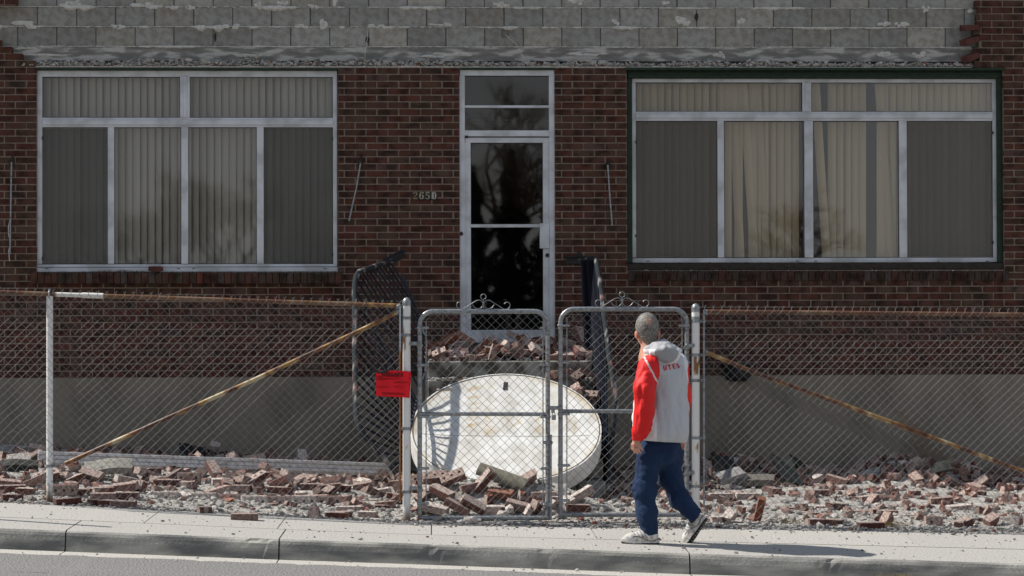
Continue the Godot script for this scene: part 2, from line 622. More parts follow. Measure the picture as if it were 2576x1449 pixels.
	for i in 14:
		cr.append(W(1207 + 14 * nz.get_noise_1d(i * 60.0) + i * 1.2, 955 + i * 17, 0.012))
	mb.tube(cr, 0.0025, 4)
	put("crack", mb, M.dark, house)
	# concrete beam and block wall, uncovered
	var yb := W(1288, 117.5, -BT).y
	mb = MB.new()
	mb.box(Vector3(xl, W(1288, 154, -BT).y, -0.35), Vector3(xr, yb - 0.006, -0.097))
	mb.box(Vector3(xl, vt + 0.0005, -0.35), Vector3(xr, W(1288, 154, -BT).y - 0.001, -0.16))
	put("concrete_beam", mb, M.beam, house)
	mb = MB.new()
	mb.box(Vector3(xl, yb - 0.005, -0.35), Vector3(xr, HT, -0.118))
	var bw := put("block_wall", mb, M.block_mortar, house)
	var bl := W(143.15, 90, -BT).x - W(44.6, 90, -BT).x
	var rows := [[117.0, 44.6], [66.5, 94.5], [16.8, 44.6]]
	var bh := 0.2055
	var variants := {}
	for r in 3:
		var y0 := yb + r * bh
		var start := W(rows[r][1], 60, -BT).x
		for k in range(-2, 27):
			var a := start + k * bl
			var lo := a + 0.004
			var hi := a + bl - rng.randf_range(0.003, 0.01)
			if hi < W(-60, 60, -BT).x or lo > W(2640, 60, -BT).x:
				continue
			var q := MB.new()
			var t := rng.randf_range(0.78, 1.14)
			q.col = Color(0.37, 0.365, 0.35) * t * (Color(1.03, 1.0, 0.95) if rng.randf() < 0.3 else Color(1, 1, 1))
			var c := Vector3((lo + hi) * 0.5, y0 + bh * 0.5 - 0.002, -0.14 + rng.randf_range(-0.004, 0.004))
			var sp := scr(c)
			if absf(sp.x - 1258) < 50 and r == 0:
				q.col = Color(0.3, 0.295, 0.28)
				holed_block(q, c, Vector3(hi - lo, bh - 0.008, 0.08), W(1270, 84, -BT) - c)
			else:
				q.cbox(Transform3D(Basis.from_euler(Vector3(0, 0, rng.randf_range(-0.006, 0.006))), c), Vector3(hi - lo, bh - rng.randf_range(0.006, 0.012), 0.08), 0.004)
			put("concrete_block", q, M.block, bw)
	# mortar squeezed out of the bed joints
	mb = MB.new()
	for r in 3:
		var y0 := yb + r * bh
		var lastp := []
		var x := W(-40, 60, -BT).x
		var xe := W(2445, 60, -BT).x
		while x < xe:
			var e := nz.get_noise_2d(x * 55.0, r * 913.0) + 0.5 * nz.get_noise_2d(x * 260.0, r * 77.0)
			var fade := lerpf(1.0, 0.35, smoothstep(-1.5, 1.5, x)) * (0.25 if r == 0 else 1.0)
			var h := 0.007 + maxf(0.0, e - 0.02) * 0.105 * fade
			var up := 0.3 + 0.9 * maxf(0.0, nz.get_noise_2d(x * 40.0, r * 333.0 + 50.0))
			var zz := 0.004 + h * 0.55
			var p := [Vector3(x, y0 - h * 0.9, -0.101), Vector3(x, y0 - h * 0.5, -0.1 + zz), Vector3(x, y0 + h * up * 0.6, -0.1 + zz * 0.8), Vector3(x, y0 + h * up, -0.101)]
			for i in 4:
				p[i] += Vector3(0, nz.get_noise_2d(x * 900.0, i * 50.0 + r) * 0.006, nz.get_noise_2d(x * 1100.0, i * 90.0 + r) * 0.005)
			if lastp:
				for i in 3:
					mb.quad(lastp[i], p[i], p[i + 1], lastp[i + 1])
			lastp = p
			x += 0.012
	put("mortar_squeeze", mb, M.white_mortar, bw)
	# lumps of mortar stuck to the blocks
	mb = MB.new()
	for s in [[187, 9, 26, 8], [374, 14, 34, 8], [51, 60, 36, 8], [295, 67, 18, 7], [480, 20, 14, 7], [555, 69, 20, 6], [596, 65, 16, 8], [651, 12, 15, 9], [711, 9, 15, 8], [818, 62, 13, 14], [788, 15, 14, 6], [842, 7, 9, 9], [751, 65, 16, 5], [1257, 11, 22, 7], [1106, 62, 22, 5], [948, 65, 24, 5], [1548, 56, 10, 7], [1715, 52, 22, 10], [1449, 4, 18, 8], [1672, 7, 14, 7], [1864, 55, 10, 9], [2223, 61, 18, 6], [2272, 61, 18, 9], [2330, 22, 10, 8], [2443, 28, 12, 8], [60, 122, 30, 4], [130, 139, 60, 4], [1120, 140, 60, 7], [620, 140, 60, 5], [1470, 138, 50, 5], [2220, 135, 14, 9], [2320, 138, 18, 9], [1810, 140, 14, 7]]:
		for i in 9:
			var q := stone(int(s[0]) + i * 7, 0.9)
			var sz := rng.randf_range(0.45, 0.9)
			var c := W(s[0] + rng.randfn(0, 0.45) * s[2], s[1] + rng.randfn(0, 0.4) * s[3], -0.1)
			var t := Transform3D(Basis.from_scale(Vector3(s[2] * sz / 200.0, s[3] * sz * 1.7 / 220.0, 0.045 * sz)), c)
			for k in range(0, q.v.size(), 3):
				mb.tri(t * q.v[k], t * q.v[k + 2], t * q.v[k + 1])
	tag(put("mortar_smears", mb, M.white_mortar, bw), "", "", "", "stuff")
	# holes knocked in the blocks: dark gaps with broken rims
	for s in [[924, 99, 6, 9], [1752, 42, 5, 11], [541, 94, 3, 13]]:
		mb = MB.new()
		var pts := []
		for i in 9:
			var a := TAU * i / 9
			pts.append(W(s[0] + cos(a) * s[2] * rng.randf_range(0.75, 1.2), s[1] - sin(a) * s[3] * rng.randf_range(0.75, 1.15), -0.094))
		var mid := W(s[0], s[1], -0.094)
		for i in 9:
			mb.tri(mid, pts[i], pts[(i + 1) % 9])
		put("broken_gap", mb, M.dark, bw)
	# steel angle over the openings, thin and dark green
	mb = MB.new()
	rect(mb, 92, 171.5, 850, 176, -0.11, 0.006, 0.001)
	rect(mb, 1157, 171, 1395, 175.5, -0.11, 0.006, 0.001)
	rect(mb, 1572, 170.5, 2530, 176, -0.11, 0.008, 0.001)
	put("steel_lintel", mb, M.green, house)
	# rooms behind the glass and the roof
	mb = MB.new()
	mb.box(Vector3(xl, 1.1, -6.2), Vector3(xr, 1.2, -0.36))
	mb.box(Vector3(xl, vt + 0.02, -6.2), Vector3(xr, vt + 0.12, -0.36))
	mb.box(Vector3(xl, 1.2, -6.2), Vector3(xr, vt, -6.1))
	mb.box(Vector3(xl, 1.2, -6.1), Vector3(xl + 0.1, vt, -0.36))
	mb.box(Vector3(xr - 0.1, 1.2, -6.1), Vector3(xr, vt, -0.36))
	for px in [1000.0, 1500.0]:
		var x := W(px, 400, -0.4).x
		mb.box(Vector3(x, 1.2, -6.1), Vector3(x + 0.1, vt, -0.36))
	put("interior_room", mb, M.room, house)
	mb = MB.new()
	mb.box(Vector3(xl, HT, -9.0), Vector3(xr, HT + 0.12, 0.0))
	put("roof", mb, M.concrete, house)
	mb = MB.new()
	mb.box(Vector3(xl, -1, -9.0), Vector3(xr, HT, -8.8))
	mb.box(Vector3(xl - 0.2, -1, -9.0), Vector3(xl, HT, -0.02))
	mb.box(Vector3(xr, -1, -9.0), Vector3(xr + 0.2, HT, -0.02))
	put("outer_wall", mb, M.brick_mortar, house)
	windows()
	door()
	fittings()

func holed_block(q: MB, c: Vector3, s: Vector3, hole: Vector3) -> void:
	var h := s * 0.5
	var corners := [Vector3(-h.x, -h.y, h.z), Vector3(h.x, -h.y, h.z), Vector3(h.x, h.y, h.z), Vector3(-h.x, h.y, h.z)]
	var ring := []
	for i in 16:
		var a := TAU * (i + 0.5) / 16.0 + PI
		var r := 0.048 * rng.randf_range(0.85, 1.1)
		ring.append(Vector3(hole.x + cos(a) * r, hole.y + sin(a) * r, h.z))
	for s4 in 4:
		for i in 4:
			q.tri(c + corners[s4], c + ring[(s4 * 4 + i + 1) % 16], c + ring[(s4 * 4 + i) % 16])
		q.tri(c + corners[s4], c + corners[(s4 + 1) % 4], c + ring[(s4 * 4 + 4) % 16])
	q.box(c - h, c + Vector3(h.x, h.y, h.z - 0.05))
	for i in 16:
		var p: Vector3 = ring[i]
		var r: Vector3 = ring[(i + 1) % 16]
		q.quad(c + p, c + r, c + r - Vector3(0, 0, 0.05), c + p - Vector3(0, 0, 0.05))
	q.quad(c + corners[0], c + corners[0] - Vector3(0, 0, 0.05), c + corners[1] - Vector3(0, 0, 0.05), c + corners[1])
	q.quad(c + corners[3], c + corners[2], c + corners[2] - Vector3(0, 0, 0.05), c + corners[3] - Vector3(0, 0, 0.05))
	q.col = Color(0.02, 0.018, 0.016)
	var back := []
	for i in 16:
		q.tri(c + Vector3(hole.x, hole.y, h.z - 0.049), c + ring[i] - Vector3(0, 0, 0.049), c + ring[(i + 1) % 16] - Vector3(0, 0, 0.049))

func pane(parent: Node, x0: float, y0: float, x1: float, y1: float, z: float, called := "pane", m: Material = null) -> void:
	var mb := MB.new()
	var a := W(x0, y1, z)
	var b := W(x1, y0, z)
	if called == "pane":
		for zz in [z, z - 0.009]:     # double glazing
			mb.quad(Vector3(a.x, a.y, zz), Vector3(b.x, a.y, zz), Vector3(b.x, b.y, zz), Vector3(a.x, b.y, zz))
	else:
		mb.box(Vector3(a.x, a.y, z - 0.002), Vector3(b.x, b.y, z))
	put(called, mb, m if m else M.glass, parent)

func windows() -> void:
	# left window
	var w := group_node("window", house)
	var mb := MB.new()
	for r in [[93, 178, 848, 193], [93, 193, 106, 664], [838, 193, 848, 664], [93, 664, 848, 672], [106, 296, 838, 302], [106, 302, 838, 314], [106, 314, 838, 320]]:
		rect(mb, r[0], r[1], r[2], r[3], -0.1, -0.045 + (0.012 if r[1] == 302 else 0.0))
	rect(mb, 453, 193, 477, 296, -0.1, -0.036)
	rect(mb, 461, 193, 469, 296, -0.1, -0.026)
	rect(mb, 92, 672, 850, 684, -0.1, -0.03)
	put("frame", mb, M.alu, w)
	for r in [[271, 287, 0.0], [456, 473, 0.01], [646, 663, 0.0]]:
		mb = MB.new()
		rect(mb, r[0], 320, r[1], 664, -0.1, -0.04 + r[2])
		put("mullion", mb, M.alu, w)
	for r in [[106, 193, 453, 296], [477, 193, 838, 296], [106, 320, 271, 664], [287, 320, 456, 664], [473, 320, 646, 664], [663, 320, 838, 664]]:
		pane(w, r[0], r[1], r[2], r[3], -0.075)
		mb = MB.new()      # black glazing bead
		for b in [[r[0], r[1], r[2], r[1] + 1.6], [r[0], r[3] - 1.4, r[2], r[3]], [r[0], r[1] + 1.6, r[0] + 1.4, r[3] - 1.4], [r[2] - 1.4, r[1] + 1.6, r[2], r[3] - 1.4]]:
			rect(mb, b[0], b[1], b[2], b[3], -0.085, -0.062, 0.0005)
		put("glazing_bead", mb, M.dark, w)
	for r in [[108, 323, 269, 662], [665, 321, 836, 662]]:
		pane(w, r[0], r[1], r[2], r[3], -0.056, "insect_screen", M.screen)
	mb = MB.new()
	for p in [[107, 347], [107, 650], [836, 349], [836, 640]]:
		rect(mb, p[0] - 2, p[1] - 3.5, p[0] + 2, p[1] + 3.5, -0.06, -0.036, 0.001)
	put("screen_catch", mb, M.dark, w)
	mb = MB.new()
	for p in [118, 449, 487, 818]:
		rect(mb, p - 4, 674.5, p + 4, 676.5, -0.05, -0.0285, 0.0005)
	put("weep_hole", mb, M.dark, w)
	var s := group_node("window_sill", house)
	var x := 80.0
	var i := 0
	while x < 850:
		mb = MB.new()
		mb.col = brick_tone() * Color(0.9, 1.15, 1.2)
		if i == 24: mb.col = Color(0.17, 0.05, 0.035)
		var p := W(x + 8.7, 698, 0.02)
		var b := Basis.from_euler(Vector3(0.14 + rng.randf_range(-0.02, 0.02), 0, rng.randf_range(-0.02, 0.02)))
		mb.cbox(Transform3D(b, p + Vector3(0, 0, rng.randf_range(-0.006, 0.006))), Vector3(0.0655, 0.108, 0.16), 0.004)
		put("sill_brick", mb, M.brick, s)
		x += 17.35
		i += 1
	# right window, set deeper in a dark green surround
	w = group_node("window", house)
	mb = MB.new()
	rect(mb, 1578, 176, 2524, 197, -0.2, -0.06, 0.006)
	rect(mb, 1578, 183, 2524, 186, -0.2, -0.045, 0.002)
	rect(mb, 1578, 197, 1590, 661, -0.2, -0.05, 0.004)
	rect(mb, 2511, 197, 2524, 661, -0.2, -0.05, 0.004)
	put("timber_surround", mb, M.green, w)
	mb = MB.new()
	rect(mb, 1577, 661, 2525, 680, -0.2, -0.02, 0.006)
	put("sub_sill", mb, M.brown, w)
	mb = MB.new()
	for r in [[1590, 197, 2511, 207], [1590, 207, 1599, 648], [2499, 207, 2511, 648], [1590, 648, 2511, 661], [1599, 281, 2499, 286], [1599, 286, 2499, 297], [1599, 297, 2499, 304]]:
		rect(mb, r[0], r[1], r[2], r[3], -0.17, -0.105 + (0.012 if r[1] == 286 else 0.0))
	rect(mb, 2019, 207, 2041, 281, -0.17, -0.098)
	rect(mb, 2026, 207, 2034, 281, -0.17, -0.088)
	put("frame", mb, M.alu, w)
	for r in [[1806, 1821, 0.0], [2025, 2045, 0.012], [2263, 2281, 0.0]]:
		mb = MB.new()
		rect(mb, r[0], 304, r[1], 648, -0.17, -0.1 + r[2])
		put("mullion", mb, M.alu, w)
	for r in [[1599, 207, 2019, 281], [2041, 207, 2499, 281], [1599, 304, 1806, 648], [1821, 304, 2025, 648], [2045, 304, 2263, 648], [2281, 304, 2499, 648]]:
		pane(w, r[0], r[1], r[2], r[3], -0.14)
		mb = MB.new()
		for b in [[r[0], r[1], r[2], r[1] + 1.6], [r[0], r[3] - 1.4, r[2], r[3]], [r[0], r[1] + 1.6, r[0] + 1.4, r[3] - 1.4], [r[2] - 1.4, r[1] + 1.6, r[2], r[3] - 1.4]]:
			rect(mb, b[0], b[1], b[2], b[3], -0.15, -0.122, 0.0005)
		put("glazing_bead", mb, M.dark, w)
	for r in [[1601, 306, 1804, 646], [2283, 306, 2497, 646]]:
		pane(w, r[0], r[1], r[2], r[3], -0.118, "insect_screen", M.screen)
	mb = MB.new()
	for p in [[1600, 357], [1600, 593], [2498, 334], [2498, 610]]:
		rect(mb, p[0] - 2, p[1] - 3.5, p[0] + 2, p[1] + 3.5, -0.12, -0.098, 0.001)
	put("screen_catch", mb, M.dark, w)
	mb = MB.new()
	for p in [1630, 2006, 2052, 2484]:
		rect(mb, p - 4, 656, p + 4, 658, -0.11, -0.1035, 0.0005)
	put("weep_hole", mb, M.dark, w)
	s = group_node("window_sill", house)
	x = 1580.0
	while x < 2535:
		mb = MB.new()
		mb.col = brick_tone() * Color(0.72, 0.9, 0.95)
		var p := W(x + 8.6, 693.5, -0.02)
		mb.cbox(Transform3D(Basis.from_euler(Vector3(0.06, 0, rng.randf_range(-0.015, 0.015))), p), Vector3(0.064, 0.105, 0.07), 0.004)
		put("sill_brick", mb, M.brick, s)
		x += 17.4
	# vertical blinds behind the glass
	var bl := thing("vertical_blinds", "closed cream vertical blinds filling the left window", "blinds", W(470, 670, -0.22))
	x = 100.0
	while x < 848:
		slat(bl, x, 0.0, -0.22, 676, 0.36 + rng.randf_range(-0.18, 0.18))
		x += 18.6
	bl = thing("vertical_blinds", "sagging cream vertical blinds with crooked and missing slats in the right window", "blinds", W(2050, 650, -0.3))
	x = 1604.0
	while x < 2505:
		var gone := (x > 2002 and x < 2030) or (x > 2050 and x < 2080) or (x > 2183 and x < 2222) or (x > 1832 and x < 1895)
		if not gone:
			slat(bl, x, 0.0, -0.3, 664, 0.4 + rng.randf_range(-0.25, 0.25))
		x += 18.8
	for t in [[1830, 0], [1841, 22], [1858, 0], [1868, 31], [1893, 0], [1902, 26], [2050, 30], [2216, 0], [2209, 34]]:
		slat(bl, t[0], t[1], -0.285, 664, 0.2)

func slat(parent: Node3D, x: float, lean: float, z: float, bottom: float, turn: float) -> void:
	var a := W(x, 186, z)
	var b := W(x + lean, bottom, z)
	var mb := MB.new()
	var k := rng.randf_range(0.9, 1.07)
	mb.col = (Color(0.305, 0.295, 0.25) if z > -0.25 else Color(0.37, 0.305, 0.195)) * k
	var prev := []
	for i in 5:     # gently curved strip
		var s := (i / 4.0 - 0.5)
		var off := Vector3(s * 0.089 * cos(turn), 0, s * 0.089 * sin(turn) + 0.012 * (1.0 - 4.0 * s * s))
		var p := [a + off - parent.position, b + off - parent.position]
		if prev:
			mb.quad(prev[1], p[1], p[0], prev[0])
			mb.quad(p[1] - Vector3(0, 0, 0.002), prev[1] - Vector3(0, 0, 0.002), prev[0] - Vector3(0, 0, 0.002), p[0] - Vector3(0, 0, 0.002))
		prev = p
	put("slat", mb, M.slat, parent)

func door() -> void:
	var d := group_node("door", house)
	var mb := MB.new()
	for r in [[1157, 176, 1395, 190], [1157, 190, 1169, 870], [1383, 190, 1395, 870], [1169, 328, 1383, 343]]:
		rect(mb, r[0], r[1], r[2], r[3], -0.12, -0.02)
	rect(mb, 1169, 265, 1381, 271, -0.09, -0.035, 0.002)
	put("frame", mb, M.alu, d)
	mb = MB.new()
	for r in [[1170, 346, 1387, 359], [1170, 359, 1184, 862], [1367, 359, 1383, 862], [1184, 830, 1367, 862]]:
		rect(mb, r[0], r[1], r[2], r[3], -0.1, -0.035)
	rect(mb, 1184, 564, 1358, 572, -0.09, -0.03, 0.002)
	put("door_leaf", mb, M.alu, d)
	pane(d, 1169, 190, 1383, 265, -0.07)
	pane(d, 1169, 271, 1383, 328, -0.07)
	pane(d, 1184, 359, 1367, 564, -0.07)
	pane(d, 1184, 572, 1367, 830, -0.07)
	mb = MB.new()
	for r in [[1169, 190, 1383, 192], [1184, 359, 1367, 361], [1184, 359, 1185.5, 830], [1365.5, 359, 1367, 830], [1184, 826, 1367, 830]]:
		rect(mb, r[0], r[1], r[2], r[3], -0.08, -0.058, 0.0005)
	put("glazing_bead", mb, M.dark, d)
	mb = MB.new()
	rect(mb, 1358, 562, 1382, 625, -0.034, -0.012, 0.004)
	put("push_plate", mb, M.alu, d)
	for p in [[1377, 642, -0.034], [1160, 588, -0.018]]:
		mb = MB.new()
		var c := W(p[0], p[1], p[2])
		mb.tube([c, c + Vector3(0, 0, 0.012)], 0.021, 14)
		put("lock", mb, M.dark, d)
	mb = MB.new()
	rect(mb, 1170, 341, 1178, 347, -0.03, -0.008, 0.001)
	put("hinge", mb, M.dark, d)

func fittings() -> void:
	# house number
	var hn := group_node("house_number", house)
	var mb := MB.new()
	for i in 4:
		rect(mb, 1037.5 + i * 15.6, 482.5, 1052.3 + i * 15.6, 503, -0.004, 0.006, 0.001)
	put("plate", mb, M.dark, hn)
	var f := SystemFont.new()
	f.font_names = PackedStringArray(["Droid Serif"])
	f.font_weight = 700
	var cols := [Color(0.25, 0.18, 0.075), Color(0.34, 0.3, 0.22), Color(0.31, 0.27, 0.19), Color(0.4, 0.375, 0.33)]
	for i in 4:
		var t := TextMesh.new()
		t.text = "2650"[i]
		t.font = f
		t.font_size = 32
		t.pixel_size = 0.0031
		t.depth = 0.006
		var m := mat(cols[i], 0.5)
		t.material = m
		var o := put_mesh("digit", t, hn)
		o.position = W(1044.9 + i * 15.6, 492.6, 0.009)
	mb = MB.new()      # peeled white paint on the last plate
	rect(mb, 1086, 484, 1091, 500, 0.006, 0.0075, 0.0005)
	put("paint_flake", mb, M.white_mortar, hn)
	# hooks and dangling rods of the lost canopy
	var rods := [["slim grey canopy rod hanging on the brick edge left of the left window", [[28, 398], [29, 410]], [[29, 408], [27, 520], [25, 640]]],
		["short grey canopy rod hanging askew between the left window and house number", [[910, 398], [907, 412]], [[907, 410], [897, 470], [878, 556]]],
		["short grey canopy rod hanging on bricks between door and right window", [[1527, 405], [1529, 418]], [[1529, 415], [1533, 480], [1540, 568]]]]
	for r in rods:
		var o := thing("canopy_rod", r[0], "rod", W(r[1][0][0], r[1][0][1], 0.02), "rods left hanging from the lost canopy")
		mb = MB.new()
		var pts := []
		for p in r[2]:
			pts.append(W(p[0], p[1], 0.035) - o.position)
		mb.tube(pts, 0.009, 8)
		put("rod", mb, M.galv, o)
		mb = MB.new()
		var e := W(r[1][1][0], r[1][1][1], 0.02) - o.position
		mb.cbox(Transform3D(Basis.from_euler(Vector3(0, 0, 0.2)), e), Vector3(0.05, 0.07, 0.035), 0.006)
		mb.tube([e + Vector3(0, 0.03, 0), e + Vector3(0.008, 0.075, -0.02)], 0.009, 6)
		put("hook", mb, M.brown, o)
	var wire := thing("loose_cord", "thin pale cord dangling beside the leftmost canopy rod", "cord", W(25, 560, 0.03))
	mb = MB.new()
	var pts := []
	for p in [[27, 545], [21, 572], [22, 592], [27, 610], [22, 630], [24, 657]]:
		pts.append(W(p[0], p[1], 0.03) - wire.position)
	mb.tube(pts, 0.005, 5)
	put("cord", mb, M.white_mortar, wire)
	for s in [["thin pale string hanging from a block joint above the left pier", [[927, 68], [925, 90], [919, 130], [917, 165]]], ["thin pale string trailing from the round hole above the door", [[1272, 88], [1300, 112], [1316, 142], [1321, 172]]]]:
		wire = thing("loose_cord", s[0], "cord", W(s[1][0][0], s[1][0][1], -0.06))
		mb = MB.new()
		pts = []
		for p in s[1]:
			pts.append(W(p[0], p[1], -0.06 + (p[1] - 60) * 0.0005) - wire.position)
		mb.tube(pts, 0.0025, 5)
		put("string", mb, M.white_mortar, wire)
	# black hood on the wall at right
	var hood := thing("wall_hood", "black metal hood fixed low on the wall right of the gates", "hood", W(1855, 935, 0.0))
	mb = MB.new()
	var prof := []
	for i in 9:
		var a := PI * i / 8.0
		prof.append([cos(a) * 0.16, sin(a) * 0.2 + 0.02])
	for i in 8:
		for t in [[0.075, -0.05, 1.0, 0.86], [-0.05, -0.1, 0.86, 0.6]]:
			var p0 := Vector3(prof[i][0] * t[2], t[0], prof[i][1] * t[2])
			var p1 := Vector3(prof[i + 1][0] * t[2], t[0], prof[i + 1][1] * t[2])
			var q0 := Vector3(prof[i][0] * t[3], t[1], prof[i][1] * t[3])
			var q1 := Vector3(prof[i + 1][0] * t[3], t[1], prof[i + 1][1] * t[3])
			mb.quad(p1, q1, q0, p0)
		mb.tri(Vector3(0, 0.075, 0.02), Vector3(prof[i][0], 0.075, prof[i][1]), Vector3(prof[i + 1][0], 0.075, prof[i + 1][1]))
		mb.tri(Vector3(0, -0.1, 0.02), Vector3(prof[i + 1][0] * 0.6, -0.1, prof[i + 1][1] * 0.6), Vector3(prof[i][0] * 0.6, -0.1, prof[i][1] * 0.6))
	put("shell", mb, M.dark, hood)
	mb = MB.new()
	mb.cbox(Transform3D(Basis(), Vector3(0, 0.083, 0.11)), Vector3(0.36, 0.016, 0.24), 0.004)
	put("rim", mb, M.dark, hood)

# ---------------------------------------------------------------- ground
func sheet(x0: float, x1: float, z0: float, z1: float, dx: float, dz: float, h: Callable, mb: MB) -> void:
	var nx := ceili((x1 - x0) / dx)
	var nzz := ceili((z1 - z0) / dz)
	var rows := []
	for j in nzz + 1:
		var row := PackedVector3Array()
		for i in nx + 1:
			var x := lerpf(x0, x1, float(i) / nx)
			var z := lerpf(z0, z1, float(j) / nzz)
			row.append(Vector3(x, h.call(x, z), z))
		rows.append(row)
	for j in nzz:
		for i in nx:
			mb.quad(rows[j + 1][i], rows[j + 1][i + 1], rows[j][i + 1], rows[j][i])

func smooth_sheet(x0: float, x1: float, z0: float, z1: float, dx: float, dz: float, h: Callable, mb: MB) -> void:
	var nx := ceili((x1 - x0) / dx)
	var nzz := ceili((z1 - z0) / dz)
	var p := []
	var n := []
	for j in nzz + 1:
		var row := PackedVector3Array()
		var nr := PackedVector3Array()
		for i in nx + 1:
			var x := lerpf(x0, x1, float(i) / nx)
			var z := lerpf(z0, z1, float(j) / nzz)
			row.append(Vector3(x, h.call(x, z), z))
			var e := 0.02
			nr.append(Vector3(h.call(x - e, z) - h.call(x + e, z), 2.0 * e, h.call(x, z - e) - h.call(x, z + e)).normalized())
		p.append(row)
		n.append(nr)
	for j in nzz:
		for i in nx:
			mb.trin(p[j + 1][i], p[j + 1][i + 1], p[j][i + 1], n[j + 1][i], n[j + 1][i + 1], n[j][i + 1], mb.col, mb.col, mb.col)
			mb.trin(p[j + 1][i], p[j][i + 1], p[j][i], n[j + 1][i], n[j][i + 1], n[j][i], mb.col, mb.col, mb.col)

func build_ground() -> void:
	var kh := 0.145
	# yard, with the bed of dust and mortar that the bricks lie in
	var mb := MB.new()
	smooth_sheet(-5.6, 5.8, -0.1, 5.16, 0.06, 0.06, func(x, z): return ground(x, z) + pile(x, z), mb)
	smooth_sheet(-9.0, -5.6, -0.1, 5.16, 0.4, 0.2, func(x, z): return ground(x, z) + pile(x, z), mb)
	smooth_sheet(5.8, 9.0, -0.1, 5.16, 0.4, 0.2, func(x, z): return ground(x, z) + pile(x, z), mb)
	tag(put("yard_ground", mb, M.yard), "dusty yard ground strewn with mortar between wall and fence", "", "", "structure")
	# pavement slabs
	var walk := thing("pavement", "pale concrete pavement running along the fence", "")
	tag(walk, "", "", "", "structure")
	var zb := ZK - 0.72
	var xs := [-9.0, -7.35, -5.6, G(361, 1318).x, G(700, 1328).x, G(1085, 1345).x, G(1500, 1352).x, G(1880, 1360).x, G(2330, 1385).x, 5.6, 7.3, 9.0]
	for i in xs.size() - 1:
		mb = MB.new()
		var k := rng.randf_range(0.95, 1.04)
		mb.col = Color(0.41, 0.398, 0.37) * k
		var a: float = xs[i] + 0.004
		var b: float = xs[i + 1] - 0.004
		smooth_sheet(a, b, 4.93, zb - 0.006, 0.12, 0.11, func(x, z): return ground(x, z) + 0.004, mb)
		for e in [a, b]:      # edges of the slab
			var y0 := ground(e, 4.93) + 0.004
			var y1 := ground(e, zb - 0.006) + 0.004
			mb.quad(Vector3(e, y0 - 0.03, 4.93), Vector3(e, y1 - 0.03, zb - 0.006), Vector3(e, y1, zb - 0.006), Vector3(e, y0, 4.93))
		put("slab", mb, M.walk, walk)
	mb = MB.new()
	mb.col = Color(0.12, 0.11, 0.1)
	smooth_sheet(-9.0, 9.0, 4.9, ZK - 0.03, 0.25, 0.2, func(x, z): return ground(x, z) - 0.016, mb)
	put("joint_filler", mb, M.walk, walk)
	# kerb, with its rounded nose
	var kerb := thing("kerb", "weathered concrete kerb along the pavement", "")
	tag(kerb, "", "", "", "structure")
	var ks := [-9.0, -6.4, W(165, 1338, ZK).x, W(702, 1380, ZK).x, W(1735, 1420, ZK).x, 4.9, 6.9, 9.0]
	for i in ks.size() - 1:
		mb = MB.new()
		var a: float = ks[i] + 0.005
		var b: float = ks[i + 1] - 0.005
		var prof := [Vector2(zb + 0.004, 0.0), Vector2(zb + 0.02, 0.005), Vector2(ZK - 0.06, 0.004), Vector2(ZK - 0.03, 0.0), Vector2(ZK - 0.01, -0.012), Vector2(ZK + 0.002, -0.032), Vector2(ZK + 0.012, -0.07), Vector2(ZK + 0.03, -kh - 0.02)]
		var deck := MB.new()
		deck.col = Color(0.405, 0.394, 0.368)
		var steps := ceili((b - a) / 0.04)
		for s in steps:
			var x0 := lerpf(a, b, float(s) / steps)
			var x1 := lerpf(a, b, float(s + 1) / steps)
			for j in prof.size() - 1:
				var q := func(x: float, p: Vector2, jj: int) -> Vector3:
					var chip := 0.0
					for c in [[W(650, 1365, ZK).x, 0.12], [W(1080, 1388, ZK).x, 0.1], [W(2090, 1400, ZK).x, 0.1], [W(1370, 1400, ZK).x, 0.06]]:
						chip += maxf(0.0, 1.0 - absf(x - c[0]) / c[1]) * maxf(0.0, 0.2 + nz.get_noise_2d(x * 700.0, jj * 40.0))
					var e := 0.0025 * nz.get_noise_2d(x * 120.0, jj * 30.0) if jj > 2 else 0.0
					return Vector3(x, ground(x, p.x) + p.y - (0.012 * chip if jj > 2 and jj < 6 else 0.0) + e, p.x - (0.03 * chip if jj > 3 and jj < 7 else 0.0) + e)
				mb.col = Color(0.4, 0.39, 0.365)
				(deck if j < 3 else mb).quad(q.call(x0, prof[j + 1], j + 1), q.call(x1, prof[j + 1], j + 1), q.call(x1, prof[j], j), q.call(x0, prof[j], j))
		for x in [a, b]:
			var s := 1.0 if x == b else -1.0
			mb.col = Color(0.3, 0.29, 0.27)
			for j in prof.size() - 2:
				var c0 := Vector3(x, ground(x, prof[0].x), prof[0].x)
				var c1 := Vector3(x, ground(x, prof[j + 1].x) + prof[j + 1].y, prof[j + 1].x)
				var c2 := Vector3(x, ground(x, prof[j + 2].x) + prof[j + 2].y, prof[j + 2].x)
				if s > 0: mb.tri(c0, c2, c1)
				else: mb.tri(c0, c1, c2)
		put("kerb_section", mb, M.kerb, kerb)
		put("kerb_top", deck, M.walk, kerb)
	mb = MB.new()
	mb.col = Color(0.03, 0.03, 0.03)
	smooth_sheet(-9, 9, ZK - 0.09, ZK - 0.05, 0.3, 0.04, func(x, z): return ground(x, z) - 0.05, mb)
	for i in 30:
		var x0 := -9.0 + i * 0.6
		mb.quad(Vector3(x0, ground(x0, ZK) - 0.3, ZK - 0.05), Vector3(x0 + 0.6, ground(x0 + 0.6, ZK) - 0.3, ZK - 0.05), Vector3(x0 + 0.6, ground(x0 + 0.6, ZK) - 0.05, ZK - 0.05), Vector3(x0, ground(x0, ZK) - 0.05, ZK - 0.05))
	put("joint_filler", mb, M.walk, kerb)
	# gutter pan
	var gut := thing("gutter", "narrow pale concrete gutter at the foot of the kerb", "")
	tag(gut, "", "", "", "structure")
